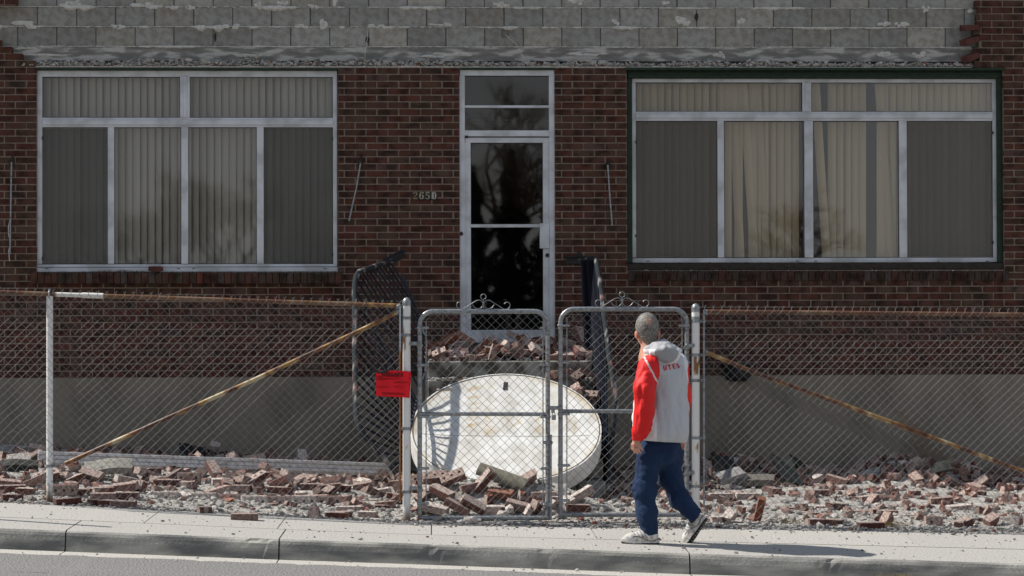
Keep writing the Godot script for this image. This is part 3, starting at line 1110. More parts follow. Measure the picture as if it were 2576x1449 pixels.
	for i in ks.size() - 1:
		mb = MB.new()
		mb.col = Color(0.46, 0.44, 0.4)
		var a: float = ks[i] + 0.004
		var b: float = ks[i + 1] - 0.004
		smooth_sheet(a, b, ZK + 0.015, ZK + 0.3, 0.08, 0.035, func(x, z): return ground(x, ZK) - kh + 0.02 * (z - ZK) - 0.02 * pow(maxf(0.0, (z - ZK - 0.2 - 0.05 * nz.get_noise_1d(x * 160.0)) / 0.1), 2.0), mb)
		put("gutter_section", mb, M.walk, gut)
	var rh := func(x, z): return ground(clampf(x, -9.0, 9.0), ZK) - kh - 0.004 - 0.03 * clampf((clampf(x, -60, 60) - clampf(x, -9, 9)), -20, 20) + 0.012 * (z - ZK)
	mb = MB.new()
	smooth_sheet(-9.0, 9.0, ZK + 0.19, 8.2, 0.06, 0.05, func(x, z): return rh.call(x, z) + 0.003 * nz.get_noise_2d(x * 400.0, z * 400.0), mb)
	smooth_sheet(-80.0, 80.0, 8.2, 17.0, 1.0, 2.0, rh, mb)
	smooth_sheet(-80.0, -9.0, 5.0, 8.2, 4.0, 1.0, rh, mb)
	smooth_sheet(9.0, 80.0, 5.0, 8.2, 4.0, 1.0, rh, mb)
	tag(put("road", mb, M.road), "grey asphalt road in front of the kerb", "", "", "structure")
	mb = MB.new()
	mb.col = Color(0.16, 0.15, 0.1)
	smooth_sheet(-400.0, 400.0, -400.0, 400.0, 40.0, 40.0, func(x, z): return -1.1, mb)
	smooth_sheet(-80.0, 80.0, 17.0, 24.0, 2.0, 3.5, func(x, z): return rh.call(x, 17.0) + (z - 17.0) * 0.01, mb)
	smooth_sheet(-80.0, 80.0, 24.0, 130.0, 4.0, 8.0, func(x, z): return rh.call(x, 17.0) + 0.07, mb)
	tag(put("ground", mb, M.walk), "open ground beyond the road", "", "", "structure")

# ---------------------------------------------------------------- loose stones and crumbs
func stone(sd: int, flat := 0.7) -> MB:
	var r := RandomNumberGenerator.new()
	r.seed = sd
	var t := (1.0 + sqrt(5.0)) / 2.0
	var p := [Vector3(-1, t, 0), Vector3(1, t, 0), Vector3(-1, -t, 0), Vector3(1, -t, 0), Vector3(0, -1, t), Vector3(0, 1, t), Vector3(0, -1, -t), Vector3(0, 1, -t), Vector3(t, 0, -1), Vector3(t, 0, 1), Vector3(-t, 0, -1), Vector3(-t, 0, 1)]
	for i in 12:
		p[i] = p[i].normalized() * r.randf_range(0.35, 0.6) * Vector3(1.0, flat, 0.8)
	var mb := MB.new()
	for f in [[0, 11, 5], [0, 5, 1], [0, 1, 7], [0, 7, 10], [0, 10, 11], [1, 5, 9], [5, 11, 4], [11, 10, 2], [10, 7, 6], [7, 1, 8], [3, 9, 4], [3, 4, 2], [3, 2, 6], [3, 6, 8], [3, 8, 9], [4, 9, 5], [2, 4, 11], [6, 2, 10], [8, 6, 7], [9, 8, 1]]:
		mb.tri(p[f[0]], p[f[1]], p[f[2]])
	return mb

func crumbs(called: String, label: String, spots: Array, sd: int, parent: Node = self) -> void:   # spots of [place, size, colour]
	var mm := MultiMesh.new()
	mm.transform_format = MultiMesh.TRANSFORM_3D
	mm.use_colors = true
	mm.mesh = stone(sd).mesh(M.crumb)
	mm.instance_count = spots.size()
	for i in spots.size():
		var b := Basis.from_euler(Vector3(rng.randf_range(-0.5, 0.5), rng.randf() * TAU, rng.randf_range(-0.5, 0.5))) * Basis.from_scale(Vector3(rng.randf_range(0.7, 1.4), rng.randf_range(0.5, 1.0), rng.randf_range(0.7, 1.3)) * spots[i][1])
		mm.set_instance_transform(i, Transform3D(b, spots[i][0]))
		mm.set_instance_color(i, spots[i][2])
	var o := MultiMeshInstance3D.new()
	o.name = numbered(called)
	o.multimesh = mm
	parent.add_child(o, true)
	tag(o, label, "", "", "stuff")

func white() -> Color:
	var k := rng.randf_range(0.75, 1.1)
	if rng.randf() < 0.06: return Color(0.3, 0.13, 0.1) * k
	if rng.randf() < 0.2: return Color(0.4, 0.38, 0.35) * k
	return Color(0.56, 0.54, 0.51) * k

func build_crumbs() -> void:
	var s := []
	for i in 5200:     # the yard behind and just before the fence
		var x := rng.randf_range(-4.9, 5.1)
		var z := (5.08 if x > -1.0 else 4.95) - absf(rng.randfn(0.0, 1.0)) * 0.75 if rng.randf() < 0.75 else rng.randf_range(0.2, 5.0)
		if z < 0.1: continue
		var sz := minf(0.09, 0.016 / pow(rng.randf_range(0.1, 1.0), 0.75))
		s.append([Vector3(x, ground(x, z) + pile(x, z) + sz * 0.14, z), sz, white()])
	for i in 650:     # bigger broken lumps among the bricks
		var x := rng.randf_range(-4.9, 5.1)
		var z := rng.randf_range(0.3, 4.95)
		var sz := rng.randf_range(0.04, 0.11)
		s.append([Vector3(x, ground(x, z) + pile(x, z) + sz * 0.1, z), sz, white() * rng.randf_range(0.6, 1.0)])
	crumbs("mortar_crumbs", "pale mortar crumbs covering the yard behind the fence", s, 71)
	s = []
	for i in 2600:     # thinning out over the pavement
		var x := rng.randf_range(-4.6, 4.9)
		var near := absf(rng.randfn(0.0, 1.0)) * (0.13 if x > -1.2 else 0.05)
		if rng.randf() < 0.12: near = rng.randf_range(0.0, 1.7)
		var z := (5.03 if x > -1.0 else 4.93) + near
		if z > ZK - 0.02: continue
		var sz := (0.006 + 0.009 / pow(rng.randf_range(0.08, 1.0), 0.7)) * (1.0 if near < 0.6 else 0.8)
		sz = minf(sz, 0.05)
		s.append([Vector3(x, ground(x, z) + 0.004 + sz * 0.15, z), sz, white() * rng.randf_range(0.5, 1.0)])
	for i in 70:
		var x := rng.randf_range(-4.3, 4.6)
		var z := ZK + rng.randf_range(0.04, 0.5)
		var sz := rng.randf_range(0.008, 0.03)
		s.append([Vector3(x, ground(x, ZK) - 0.14 + sz * 0.2, z), sz, white()])
	crumbs("mortar_crumbs", "small mortar crumbs scattered over the pavement", s, 72)
	s = []
	for i in 900:     # landing and steps
		var k := 0 if rng.randf() < 0.6 else 1 + rng.randi() % 3
		var z := rng.randf_range(0.1, 1.2) if k == 0 else 1.2 + 0.28 * (k - rng.randf())
		var p := W(rng.randf_range(1080, 1486), 905, z)
		p.y = 1.24 - 0.177 * k + (maxf(0.0, 1.0 - z / 1.2) * 0.1 * rng.randf() if k == 0 else 0.0)
		s.append([p + Vector3(0, 0.008, 0), rng.randf_range(0.015, 0.06), white() * 0.85])
	crumbs("mortar_crumbs", "dusty mortar crumbs on the landing and upper steps below the door", s, 76)
	s = []
	var vt := W(1288, 170, 0).y
	for i in 6500:     # along the ledge over the windows
		var px := rng.randf_range(60, 2452)
		var x := W(px, 165, -0.05).x
		var dens := 0.75 + 0.45 * nz.get_noise_1d(x * 130.0) + (0.3 if px > 280 and px < 1150 else 0.0)
		if rng.randf() > dens: continue
		var sz := minf(0.075, 0.016 / pow(rng.randf_range(0.12, 1.0), 0.7))
		s.append([Vector3(x, vt + 0.012 + sz * 0.25 + absf(rng.randfn(0, 0.024)) * dens, rng.randf_range(-0.09, -0.005)), sz, white() * 1.15])
	for q in [[515, 158, 0.12], [725, 162, 0.09], [1490, 157, 0.15], [1515, 158, 0.12], [1250, 162, 0.06], [1175, 163, 0.07], [250, 160, 0.07]]:
		s.append([W(q[0], q[1], -0.045), q[2], Color(0.58, 0.57, 0.55)])
	crumbs("ledge_crumbs", "white mortar crumbs lying along the ledge under the concrete beam", s, 73)
	s = []
	for i in 520:
		var px := rng.randf_range(96, 848)
		var heap := exp(-pow((px - 300.0) / 80.0, 2.0))
		var sz := rng.randf_range(0.006, 0.02) + 0.02 * heap * rng.randf()
		s.append([W(px, 684 - rng.randf() * 5.0 * heap, rng.randf_range(-0.02, 0.07)), sz, white()])
	crumbs("sill_crumbs", "mortar crumbs on the left window's brick sill", s, 74)
	s = []
	for i in 620:
		var px := rng.randf_range(1600, 2440)
		var up := rng.randf() < 0.3
		s.append([W(px, 660 if up else 681, rng.randf_range(-0.04, -0.02) if up else rng.randf_range(-0.03, 0.008)), rng.randf_range(0.006, 0.02) + (0.02 if rng.randf() < 0.05 else 0.0), white()])
	crumbs("sill_crumbs", "mortar crumbs on the right window's brick sill", s, 75)

# ---------------------------------------------------------------- fallen bricks
const TONES := [["dark red", Color(0.085, 0.027, 0.02), Color(0.4, 0.33, 0.3)], ["red brown", Color(0.115, 0.043, 0.032), Color(0.46, 0.39, 0.36)],
	["pinkish", Color(0.19, 0.095, 0.078), Color(0.4, 0.32, 0.29)], ["mortar-caked pale", Color(0.4, 0.33, 0.3), Color(0.58, 0.55, 0.52)], ["orange red", Color(0.22, 0.07, 0.035), Color(0.33, 0.17, 0.12)]]
const SHAPES := ["whole cored brick", "whole brick", "half brick", "broken cored brick", "brick fragment", "broken brick", "mortar lump"]
const LENGTHS := [0.208, 0.208, 0.105, 0.135, 0.075, 0.155, 0.09]
var brick_meshes := {}
var fallen := []

func holed_face(mb: MB, x0: float, x1: float, y: float, hz: float, cells: int, up: float) -> void:
	for i in cells:
		var a := lerpf(x0, x1, float(i) / cells)
		var b := lerpf(x0, x1, float(i + 1) / cells)
		var mid := Vector3((a + b) * 0.5, y, 0)
		var c := [Vector3(a, y, hz), Vector3(b, y, hz), Vector3(b, y, -hz), Vector3(a, y, -hz)]
		var ring := []
		for k in 8:
			var t := TAU * (k + 0.5) / 8.0 + PI
			ring.append(mid + Vector3(cos(t), 0, -sin(t)) * 0.0135)
		for s in 4:
			for t in [[c[s], ring[(s * 2 + 1) % 8], ring[(s * 2) % 8]], [c[s], c[(s + 1) % 4], ring[(s * 2 + 2) % 8]], [c[s], ring[(s * 2 + 2) % 8], ring[(s * 2 + 1) % 8]]]:
				if up > 0: mb.tri(t[0], t[1], t[2])
				else: mb.tri(t[0], t[2], t[1])
		for k in 8:
			var p: Vector3 = ring[k]
			var q: Vector3 = ring[(k + 1) % 8]
			var dn := Vector3(0, -0.03 * up, 0)
			if up > 0: mb.quad(q, p, p + dn, q + dn)
			else: mb.quad(p, q, q + dn, p + dn)
		var f := []
		for k in range(1, 7):
			var dn := Vector3(0, -0.03 * up, 0)
			if up > 0: mb.tri(ring[0] + dn, ring[k] + dn, ring[k + 1] + dn)
			else: mb.tri(ring[0] + dn, ring[k + 1] + dn, ring[k] + dn)

func rubble_mesh(kind: int, tone: int, variant: int) -> ArrayMesh:
	var key := "%d_%d_%d" % [kind, tone, variant]
	if brick_meshes.has(key):
		return brick_meshes[key]
	var r := RandomNumberGenerator.new()
	r.seed = kind * 1000 + tone * 100 + variant
	var mb := MB.new()
	var face: Color = (TONES[tone][1] * r.randf_range(0.85, 1.15)).lerp(Color(0.36, 0.32, 0.3), r.randf_range(0.02, 0.2))
	var bed: Color = TONES[tone][2] * r.randf_range(0.85, 1.08)
	var broken: Color = face.lerp(Color(0.22, 0.09, 0.065), 0.6)
	if kind == 6:
		mb = stone(variant + 40, 0.7)
		for i in mb.v.size():
			mb.v[i] *= 0.11
			mb.c[i] = Color(0.56, 0.54, 0.51)
		brick_meshes[key] = mb.mesh(M.rubble)
		return brick_meshes[key]
	var l: float = LENGTHS[kind]
	var h := Vector3(l * 0.5, 0.031, 0.0475)
	if kind == 4:
		h = Vector3(l * 0.5, r.randf_range(0.02, 0.03), r.randf_range(0.024, 0.045))
	var whole := kind < 2
	var cored := kind == 0 or kind == 3
	var n := 2 if whole else 4
	var e := 0.004
	var sec := [Vector2(-h.z + e, -h.y), Vector2(h.z - e, -h.y), Vector2(h.z, -h.y + e), Vector2(h.z, h.y - e), Vector2(h.z - e, h.y), Vector2(-h.z + e, h.y), Vector2(-h.z, h.y - e), Vector2(-h.z, -h.y + e)]
	var rings := []
	for i in n:
		var x := lerpf(-h.x, h.x, float(i) / (n - 1))
		var ring := []
		for k in 8:
			var p := Vector3(x, sec[k].y, sec[k].x)
			if not whole and i == n - 1:
				p.x += r.randf_range(-0.03, 0.02)
				p.y *= r.randf_range(0.75, 1.0)
				p.z *= r.randf_range(0.8, 1.0)
			elif kind == 4 or (not whole and i == n - 2):
				p += Vector3(r.randf_range(-0.008, 0.008), r.randf_range(-0.004, 0.002), r.randf_range(-0.004, 0.002))
			ring.append(p)
		rings.append(ring)
	var dab := [r.randf() < 0.35, r.randf() < 0.35]
	for i in n - 1:
		for k in 8:
			var q := (k + 1) % 8
			if cored and i < n - 2 + (1 if whole else 0) and (k == 0 or k == 4):
				continue
			mb.col = bed if (k == 0 or k == 4) else (face.lerp(bed, 0.55) if k in [1, 3, 5, 7] else face)
			if k in [2, 6] and (dab[0] if k == 2 else dab[1]) and (i + variant) % 2 == 0:
				mb.col = face.lerp(bed, r.randf_range(0.3, 0.9))
			mb.quad(rings[i][k], rings[i][q], rings[i + 1][q], rings[i + 1][k])
	if cored:
		mb.col = bed
		var last := n - 1 if whole else n - 2
		var x1 := lerpf(-h.x, h.x, float(last) / (n - 1))
		var cells := 3 if whole else 1
		holed_face(mb, -h.x, x1, h.y, h.z - e, cells, 1.0)
		holed_face(mb, -h.x, x1, -h.y, h.z - e, cells, -1.0)
	for s in [0, n - 1]:
		var mid := Vector3.ZERO
		for p in rings[s]: mid += p / 8.0
		var rough_end: bool = not whole and s == n - 1
		mb.col = broken if rough_end else face.lerp(bed, 0.25 if variant % 2 == 0 else 0.8)
		if rough_end: mid.x += r.randf_range(-0.025, 0.012)
		for k in 8:
			if s == 0: mb.tri(mid, rings[s][(k + 1) % 8], rings[s][k])
			else: mb.tri(mid, rings[s][k], rings[s][(k + 1) % 8])
	brick_meshes[key] = mb.mesh(M.rubble)
	return brick_meshes[key]

func drop(p: Vector3, kind: int, tone: int, turn: Vector3, zone := "") -> MeshInstance3D:
	var o := MeshInstance3D.new()
	o.name = numbered("mortar_lump" if kind == 6 else "fallen_brick")
	o.mesh = rubble_mesh(kind, tone, rng.randi() % 3)
	var b := Basis.from_euler(turn)
	# rest its lowest corner on the ground
	var h := Vector3(LENGTHS[kind] * 0.5, 0.031, 0.0475)
	var low := absf(b.x.y) * h.x + absf(b.y.y) * h.y + absf(b.z.y) * h.z
	o.transform = Transform3D(b, p + Vector3(0, low - 0.006, 0))
	add_child(o, true)
	fallen.append([o, kind, tone, zone])
	return o

func build_bricks() -> void:
	# those one can pick out in the photograph: x, y of the foot, shape, tone, yaw, pitch, roll
	var list := [
		[29, 1260, 5, 0, 22, 0, 0], [66, 1244, 5, 1, -16, 0, 0], [170, 1271, 1, 0, 24, 0, 2], [260, 1257, 0, 1, 4, 0, 0], [318, 1255, 1, 0, -3, 0, 0], [310, 1278, 1, 0, -6, 0, 0], [269, 1275, 5, 1, 12, 0, 0], [240, 1273, 2, 0, 40, 0, 0],
		[463, 1264, 2, 3, 30, 20, 10], [418, 1263, 0, 3, 4, 90, 0], [512, 1266, 0, 3, 3, 90, 0], [574, 1269, 0, 1, 3, 90, 0], [641, 1273, 0, 3, 3, 90, 0], [703, 1274, 0, 1, 4, 90, 0], [765, 1272, 0, 3, 2, 90, 0], [829, 1273, 0, 1, 3, 90, 0],
		[424, 1222, 0, 0, -8, 0, 0], [476, 1215, 0, 2, -4, 80, 0], [316, 1238, 1, 2, -10, 10, 8], [350, 1240, 3, 1, -14, 60, 10], [156, 1206, 2, 2, 20, 10, -14], [191, 1210, 2, 3, -8, 0, 0], [230, 1214, 1, 0, -30, 30, -18],
		[162, 1246, 0, 2, 3, 90, 0], [213, 1246, 2, 0, -8, 0, 0], [246, 1242, 2, 3, 35, 0, 0], [275, 1243, 2, 2, -15, 0, 4], [21, 1229, 1, 2, 5, 8, -6], [32, 1237, 0, 1, 10, 0, 0], [92, 1228, 1, 2, -28, 12, 20], [118, 1214, 0, 1, 25, 25, 12],
		[514, 1291, 2, 0, 24, 0, 0], [615, 1309, 1, 0, 1, 0, 0], [685, 1284, 2, 1, -30, 0, 4], [793, 1303, 2, 2, -10, 80, 0], [846, 1305, 5, 1, -12, 0, 0], [579, 1276, 4, 4, 30, 10, 20], [480, 1228, 2, 2, 20, 0, 5], [603, 1236, 0, 0, -13, 0, 0],
		[555, 1220, 5, 3, 12, 4, 0], [644, 1226, 0, 1, 34, 10, 26], [709, 1228, 1, 1, -35, 0, 22], [656, 1240, 2, 2, -15, 0, 0], [703, 1242, 1, 1, 8, 0, -3], [785, 1232, 0, 0, -5, 0, 0], [828, 1236, 0, 2, 6, 0, 5], [828, 1251, 2, 0, 50, 10, 30],
		[859, 1236, 5, 1, 8, 5, 0], [918, 1273, 1, 1, 2, 0, 0], [928, 1303, 5, 3, -8, 0, 0], [876, 1290, 1, 3, 3, 0, 0], [866, 1303, 2, 0, 30, 0, 0], [964, 1246, 2, 3, 14, 0, 8], [993, 1280, 5, 2, -30, 15, 30], [960, 1286, 5, 0, 8, 0, 0],
		[1094, 1217, 0, 2, 8, 38, 6], [1139, 1226, 0, 2, 18, 40, 30], [1189, 1240, 1, 2, 10, -5, 12], [1218, 1240, 1, 1, 12, 20, 55], [1260, 1257, 0, 4, -22, 18, -8], [1150, 1295, 1, 0, -18, 0, -26], [1190, 1296, 1, 1, -12, 25, -34],
		[1229, 1275, 2, 0, 18, 0, 84], [1304, 1290, 1, 0, -14, 12, -14], [1314, 1266, 2, 1, 10, 0, 86], [1096, 1296, 1, 3, -18, 10, -12], [1266, 1302, 6, 3, 0, 0, 0], [1282, 1296, 6, 3, 60, 0, 30], [1177, 1318, 6, 3, 10, 0, 0], [1189, 1320, 6, 3, 70, 20, 0],
		[1112, 1258, 1, 1, -40, 10, -20], [1077, 1248, 2, 3, 30, 30, 0], [1348, 1292, 2, 0, 35, 10, 70], [1402, 1265, 1, 3, 4, 0, 0], [1366, 1254, 1, 2, 6, 0, 0], [1329, 1224, 5, 2, 30, 20, 30], [1462, 1265, 1, 3, 15, 0, 29], [1480, 1288, 1, 1, -6, 0, 2],
		[1508, 1285, 2, 3, 24, 0, 0], [1452, 1287, 0, 1, 8, 0, -3], [1041, 1287, 1, 2, 4, 0, 0], [1062, 1270, 2, 0, 40, 20, 40], [1075, 1292, 5, 1, -10, 5, 0], [1240, 1290, 5, 3, 4, 4, 0], [1330, 1300, 4, 3, 20, 10, 60], [1425, 1280, 2, 3, 40, 20, 20], [1385, 1285, 4, 3, 40, 20, 50],
		[1540, 1290, 1, 2, -8, 0, 0], [1568, 1275, 0, 1, 18, 8, 0], [1600, 1290, 2, 0, 10, 0, 0], [1700, 1288, 1, 2, -12, 0, 4], [1722, 1278, 5, 0, 30, 0, 0],
		[1803, 1316, 2, 3, 10, 0, 0], [1836, 1316, 2, 3, 50, 10, 40], [1911, 1316, 1, 4, -10, 15, 76], [1876, 1298, 2, 3, -10, 0, 0], [1912, 1279, 2, 0, -8, 0, 0], [1956, 1281, 1, 0, 4, 0, 0], [2028, 1288, 2, 0, 32, 0, 0], [2036, 1304, 5, 0, -12, 0, 0],
		[2054, 1322, 5, 1, 12, 0, 0], [2101, 1323, 5, 0, -22, 0, 0], [2067, 1288, 2, 3, -10, 0, 0], [2112, 1268, 1, 0, 3, 0, 0], [2116, 1290, 2, 1, 18, 0, 0], [2056, 1247, 0, 0, 2, 0, 0], [2011, 1265, 1, 2, 2, 8, 0], [1880, 1256, 1, 3, 2, 0, 0], [1935, 1265, 1, 2, -6, 12, 0],
		[1813, 1256, 1, 3, 2, 0, 0], [2194, 1278, 2, 2, 20, 10, 55], [2176, 1270, 1, 3, -10, 12, 0], [2253, 1286, 0, 2, -8, 0, 0], [2202, 1296, 2, 1, 20, 0, 0], [2237, 1300, 1, 0, -4, 0, 0], [2190, 1331, 1, 0, 8, 0, 0], [2231, 1323, 2, 2, 30, 0, 60],
		[2347, 1325, 3, 2, 5, 90, 0], [2432, 1327, 2, 0, 24, 10, 16], [2415, 1328, 4, 0, 60, 0, 20], [2484, 1309, 2, 2, -14, 10, 60], [2494, 1326, 2, 2, 30, 20, 30], [2547, 1327, 5, 3, -10, 85, 10], [2311, 1306, 2, 3, -6, 0, 0], [2388, 1306, 2, 1, 16, 0, 0],
		[2463, 1290, 1, 0, -4, 0, 0], [2484, 1281, 1, 3, -2, 0, 0], [2332, 1286, 5, 0, 6, 0, 0], [2270, 1310, 1, 1, -18, 0, 0], [2150, 1300, 1, 2, 14, 0, 0], [1990, 1292, 5, 2, 40, 0, 0], [1850, 1280, 2, 1, -30, 0, 10], [2420, 1275, 5, 2, 14, 6, 0], [2560, 1300, 1, 1, 10, 0, 0]]
	for l in list:
		var p := G(l[0], l[1], l[1] < 1262 or (l[0] > 1060 and l[0] < 1480))
		drop(p, l[2], l[3], Vector3(deg_to_rad(l[5]), deg_to_rad(l[4]), deg_to_rad(l[6])))
	# one on the sill
	var sb := drop(W(390, 684, 0.03), 2, 0, Vector3(0.05, -0.3, 0.03), "sill")
	sb.set_meta("label", "half brick perched alone on the left window's brick sill")
	# the heaps along the wall
	var placed := []
	var tries := 0
	while placed.size() < 128 and tries < 4000:
		tries += 1
		var left := rng.randf() < 0.5
		var x := rng.randf_range(-4.9, -1.05) if left else rng.randf_range(1.15, 5.1)
		var z := rng.randf_range(0.25, 1.5) if rng.randf() < (0.4 if left else 0.62) else rng.randf_range(1.5, 4.1)
		if not left and z > 1.5 and rng.randf() < 0.5: continue
		var ok := true
		for q in placed:
			if Vector2(x - q.x, z - q.y).length() < 0.17: ok = false
		if not ok: continue
		placed.append(Vector2(x, z))
		var wild := 0.4 if z < 1.5 else 0.28 if left and z < 3.4 else 0.1
		drop(Vector3(x, ground(x, z) + pile(x, z) - 0.01, z), [0, 1, 1, 2, 3, 5, 5, 1][rng.randi() % 8], [0, 1, 2, 2, 3, 1][rng.randi() % 6], Vector3(rng.randfn(0, wild), rng.randf() * TAU, rng.randfn(0, wild)))
	# on the landing and the steps
	for i in 44:
		var t := i / 44.0
		var px := rng.randf_range(1090, 1480)
		var z := rng.randf_range(0.25, 1.12)
		var lay := maxf(0.0, 1.0 - z / 1.25) * 0.17 + 0.04 * rng.randf()
		var p := W(px, 905, z)
		p.y = 1.235 + lay
		drop(p, [0, 1, 1, 2, 3, 5, 5, 2][i % 8], [2, 1, 3, 0, 2, 2, 4, 3][rng.randi() % 8], Vector3(rng.randfn(0, 0.4), rng.randf() * TAU, rng.randfn(0, 0.4)), "landing")
	for s in [[1105, 905, 3, 1, 10, 30, 28], [1150, 904, 3, 1, -10, 50, 0], [1205, 903, 2, 1, 10, 0, 0], [1180, 902, 2, 1, -15, 0, 0], [1240, 905, 5, 1, 5, 0, 75], [1410, 900, 1, 2, -5, 0, 0], [1440, 898, 1, 1, 4, 0, 0]]:
		var p := W(s[0], s[1], 1.12)
		p.y = 1.24
		drop(p, s[2], 2, Vector3(deg_to_rad(s[5]), deg_to_rad(s[4]), deg_to_rad(s[6])), "landing")
	for i in 18:
		var k := 1 + rng.randi() % 5
		var z := 1.12 + 0.28 * k
		var px := rng.randf_range(1400, 1480) if rng.randf() < 0.75 else rng.randf_range(1090, 1150)
		var p := W(px, 905, z)
		p.y = 1.24 - 0.177 * k
		drop(p, [0, 1, 2, 3, 5][rng.randi() % 5], [0, 2, 1, 2, 4][rng.randi() % 5], Vector3(rng.randfn(0, 0.3), rng.randf() * TAU, rng.randfn(0, 0.3)), "steps")
	label_bricks()
	# the mass of bricks deeper in the heaps, too tangled to count
	for v in 4:
		var hm := MultiMesh.new()
		hm.transform_format = MultiMesh.TRANSFORM_3D
		hm.use_colors = true
		hm.mesh = rubble_mesh([1, 2, 5, 0][v], [0, 2, 1, 2][v], v)
		hm.instance_count = 95
		for i in 95:
			var x := rng.randf_range(-4.9, -0.95) if rng.randf() < 0.5 else rng.randf_range(1.1, 5.1)
			var z := rng.randf_range(0.2, 1.35)
			if x < 0.0 and rng.randf() < 0.5: z = rng.randf_range(1.2, 3.4)
			hm.set_instance_transform(i, Transform3D(Basis.from_euler(Vector3(rng.randfn(0, 0.4), rng.randf() * TAU, rng.randfn(0, 0.4))), Vector3(x, ground(x, z) + pile(x, z) + 0.03, z)))
			var k := rng.randf_range(0.6, 1.2)
			hm.set_instance_color(i, Color(k, k * 0.98, k * 0.97))
		if v > 1:     # some of them heaped on the landing and the top steps
			for i in 60:
				var z := rng.randf_range(0.2, 1.15) if i < 42 else rng.randf_range(1.25, 1.95)
				var px := rng.randf_range(1085, 1482) if i < 42 else rng.randf_range(1380, 1484)
				var p := W(px, 905, z)
				p.y = 1.26 + maxf(0.0, 1.0 - z / 1.25) * 0.15 * rng.randf_range(0.3, 1.0) if i < 42 else 1.27 - 0.177 * ceilf((z - 1.2) / 0.28)
				hm.set_instance_transform(i, Transform3D(Basis.from_euler(Vector3(rng.randfn(0, 0.5), rng.randf() * TAU, rng.randfn(0, 0.5))), p))
		var ho := MultiMeshInstance3D.new()
		ho.name = numbered("brick_heap")
		ho.multimesh = hm
		add_child(ho, true)
		tag(ho, "tangled %s in the heaps along the foundation and steps" % ["dark red bricks", "pinkish half bricks", "red brown broken bricks", "pinkish cored bricks"][v], "", "", "stuff")
	# fragments too small to tell apart
	var mm := MultiMesh.new()
	mm.transform_format = MultiMesh.TRANSFORM_3D
	mm.use_colors = true
	mm.mesh = rubble_mesh(4, 2, 1)
	mm.instance_count = 1200
	for i in 1200:
		var x := rng.randf_range(-4.9, 5.1)
		var z := rng.randf_range(0.2, 4.7)
		if rng.randf() < 0.5: z = minf(z, rng.randf_range(0.2, 3.4))
		var y := ground(x, z) + pile(x, z) + 0.012
		if i < 130:
			z = rng.randf_range(0.2, 1.15)
			x = lerpf(W(1085, 900, z).x, W(1485, 900, z).x, rng.randf())
			y = 1.25 + maxf(0.0, 1.0 - z) * 0.12 * rng.randf()
		var sz := rng.randf_range(0.35, 1.25)
		mm.set_instance_transform(i, Transform3D(Basis.from_euler(Vector3(rng.randf() * TAU, rng.randf() * TAU, rng.randf() * TAU)) * Basis.from_scale(Vector3.ONE * sz), Vector3(x, y, z)))
		var k := rng.randf_range(0.5, 1.3)
		mm.set_instance_color(i, Color(k, k * 0.97, k * 0.95))
	var o := MultiMeshInstance3D.new()
	o.name = numbered("brick_fragments")
	o.multimesh = mm
	add_child(o, true)
	tag(o, "small brick fragments strewn through the yard's rubble", "", "", "stuff")

func label_bricks() -> void:
	var bands := [[125, "left of the leftmost fence post"], [420, "just right of the leftmost fence post"], [700, "at the left fence's middle"], [1030, "near the red notice"], [1390, "at the left gate"], [1560, "at the right gate"], [1790, "beside the walking man"], [2050, "just right of the right gatepost"], [2320, "at the right fence's middle"], [9999, "by the photo's right edge"]]
	var classes := {}
	for f in fallen:
		var o: MeshInstance3D = f[0]
		o.set_meta("category", "mortar lump" if f[1] == 6 else "brick")
		if f[1] != 6: o.set_meta("group", "bricks fallen from the facade")
		else: o.set_meta("group", "large lumps of mortar at the gate")
		if o.has_meta("label"): continue
		var s := scr(o.position)
		var place := ""
		if f[3] == "landing": place = "in the landing pile %s the door" % ("left of" if s.x < 1200 else "below" if s.x < 1340 else "right of")
		elif f[3] == "steps": place = "on the %s end of the lower steps" % ("left" if s.x < 1290 else "right")
		else:
			for b in bands:
				if s.x < b[0]:
					place = ("in the wall heap " if o.position.z < 2.4 else "mid-yard " if o.position.z < 3.9 else "in the front row " if o.position.z < 5.0 else "on the pavement edge ") + b[1]
					break
		var look: String = TONES[f[2]][0] + " " + SHAPES[f[1]]
		if f[1] == 6: look = "pale mortar lump"
		var key := look + "|" + place
		if not classes.has(key): classes[key] = []
		classes[key].append(o)
	var words := ["first", "second", "third", "fourth", "fifth", "sixth", "seventh", "eighth", "ninth"]
	for key in classes:
		var l: Array = classes[key]
		l.sort_custom(func(p, q): return scr(p.position).x < scr(q.position).x)
		var parts: PackedStringArray = key.split("|")
		for i in l.size():
			var which: String = "" if l.size() == 1 else ("left " if i == 0 else "right ") if l.size() == 2 else "leftmost " if i == 0 else "rightmost " if i == l.size() - 1 else "middle " if l.size() == 3 else words[mini(i, 8)] + "-from-left "
			l[i].set_meta("label", "%s%s %s" % [which, parts[0], parts[1]])

# ---------------------------------------------------------------- steps, fallen canopy, railings, scrap
func build_steps() -> void:
	var st := thing("concrete_steps", "concrete entrance steps buried in bricks below the glass door", "steps", Vector3(W(1282, 900, 1.2).x, 0, 0))
	var x0 := W(1075, 905, 1.2).x - st.position.x
	var x1 := W(1490, 905, 1.2).x - st.position.x
	for k in 7:
		var top := 1.24 - 0.177 * k
		var z := 1.2 + 0.28 * k
		var mb := MB.new()
		mb.col = Color(1, 1, 1) * rng.randf_range(0.9, 1.05)
		var c := Vector3((x0 + x1) * 0.5, top - 0.0885, (z + 0.02) * 0.5)
		mb.cbox(Transform3D(Basis(), c), Vector3(x1 - x0 - 0.004 * (k % 2), 0.176, z - 0.02), 0.012)
		put("step", mb, M.concrete, st)

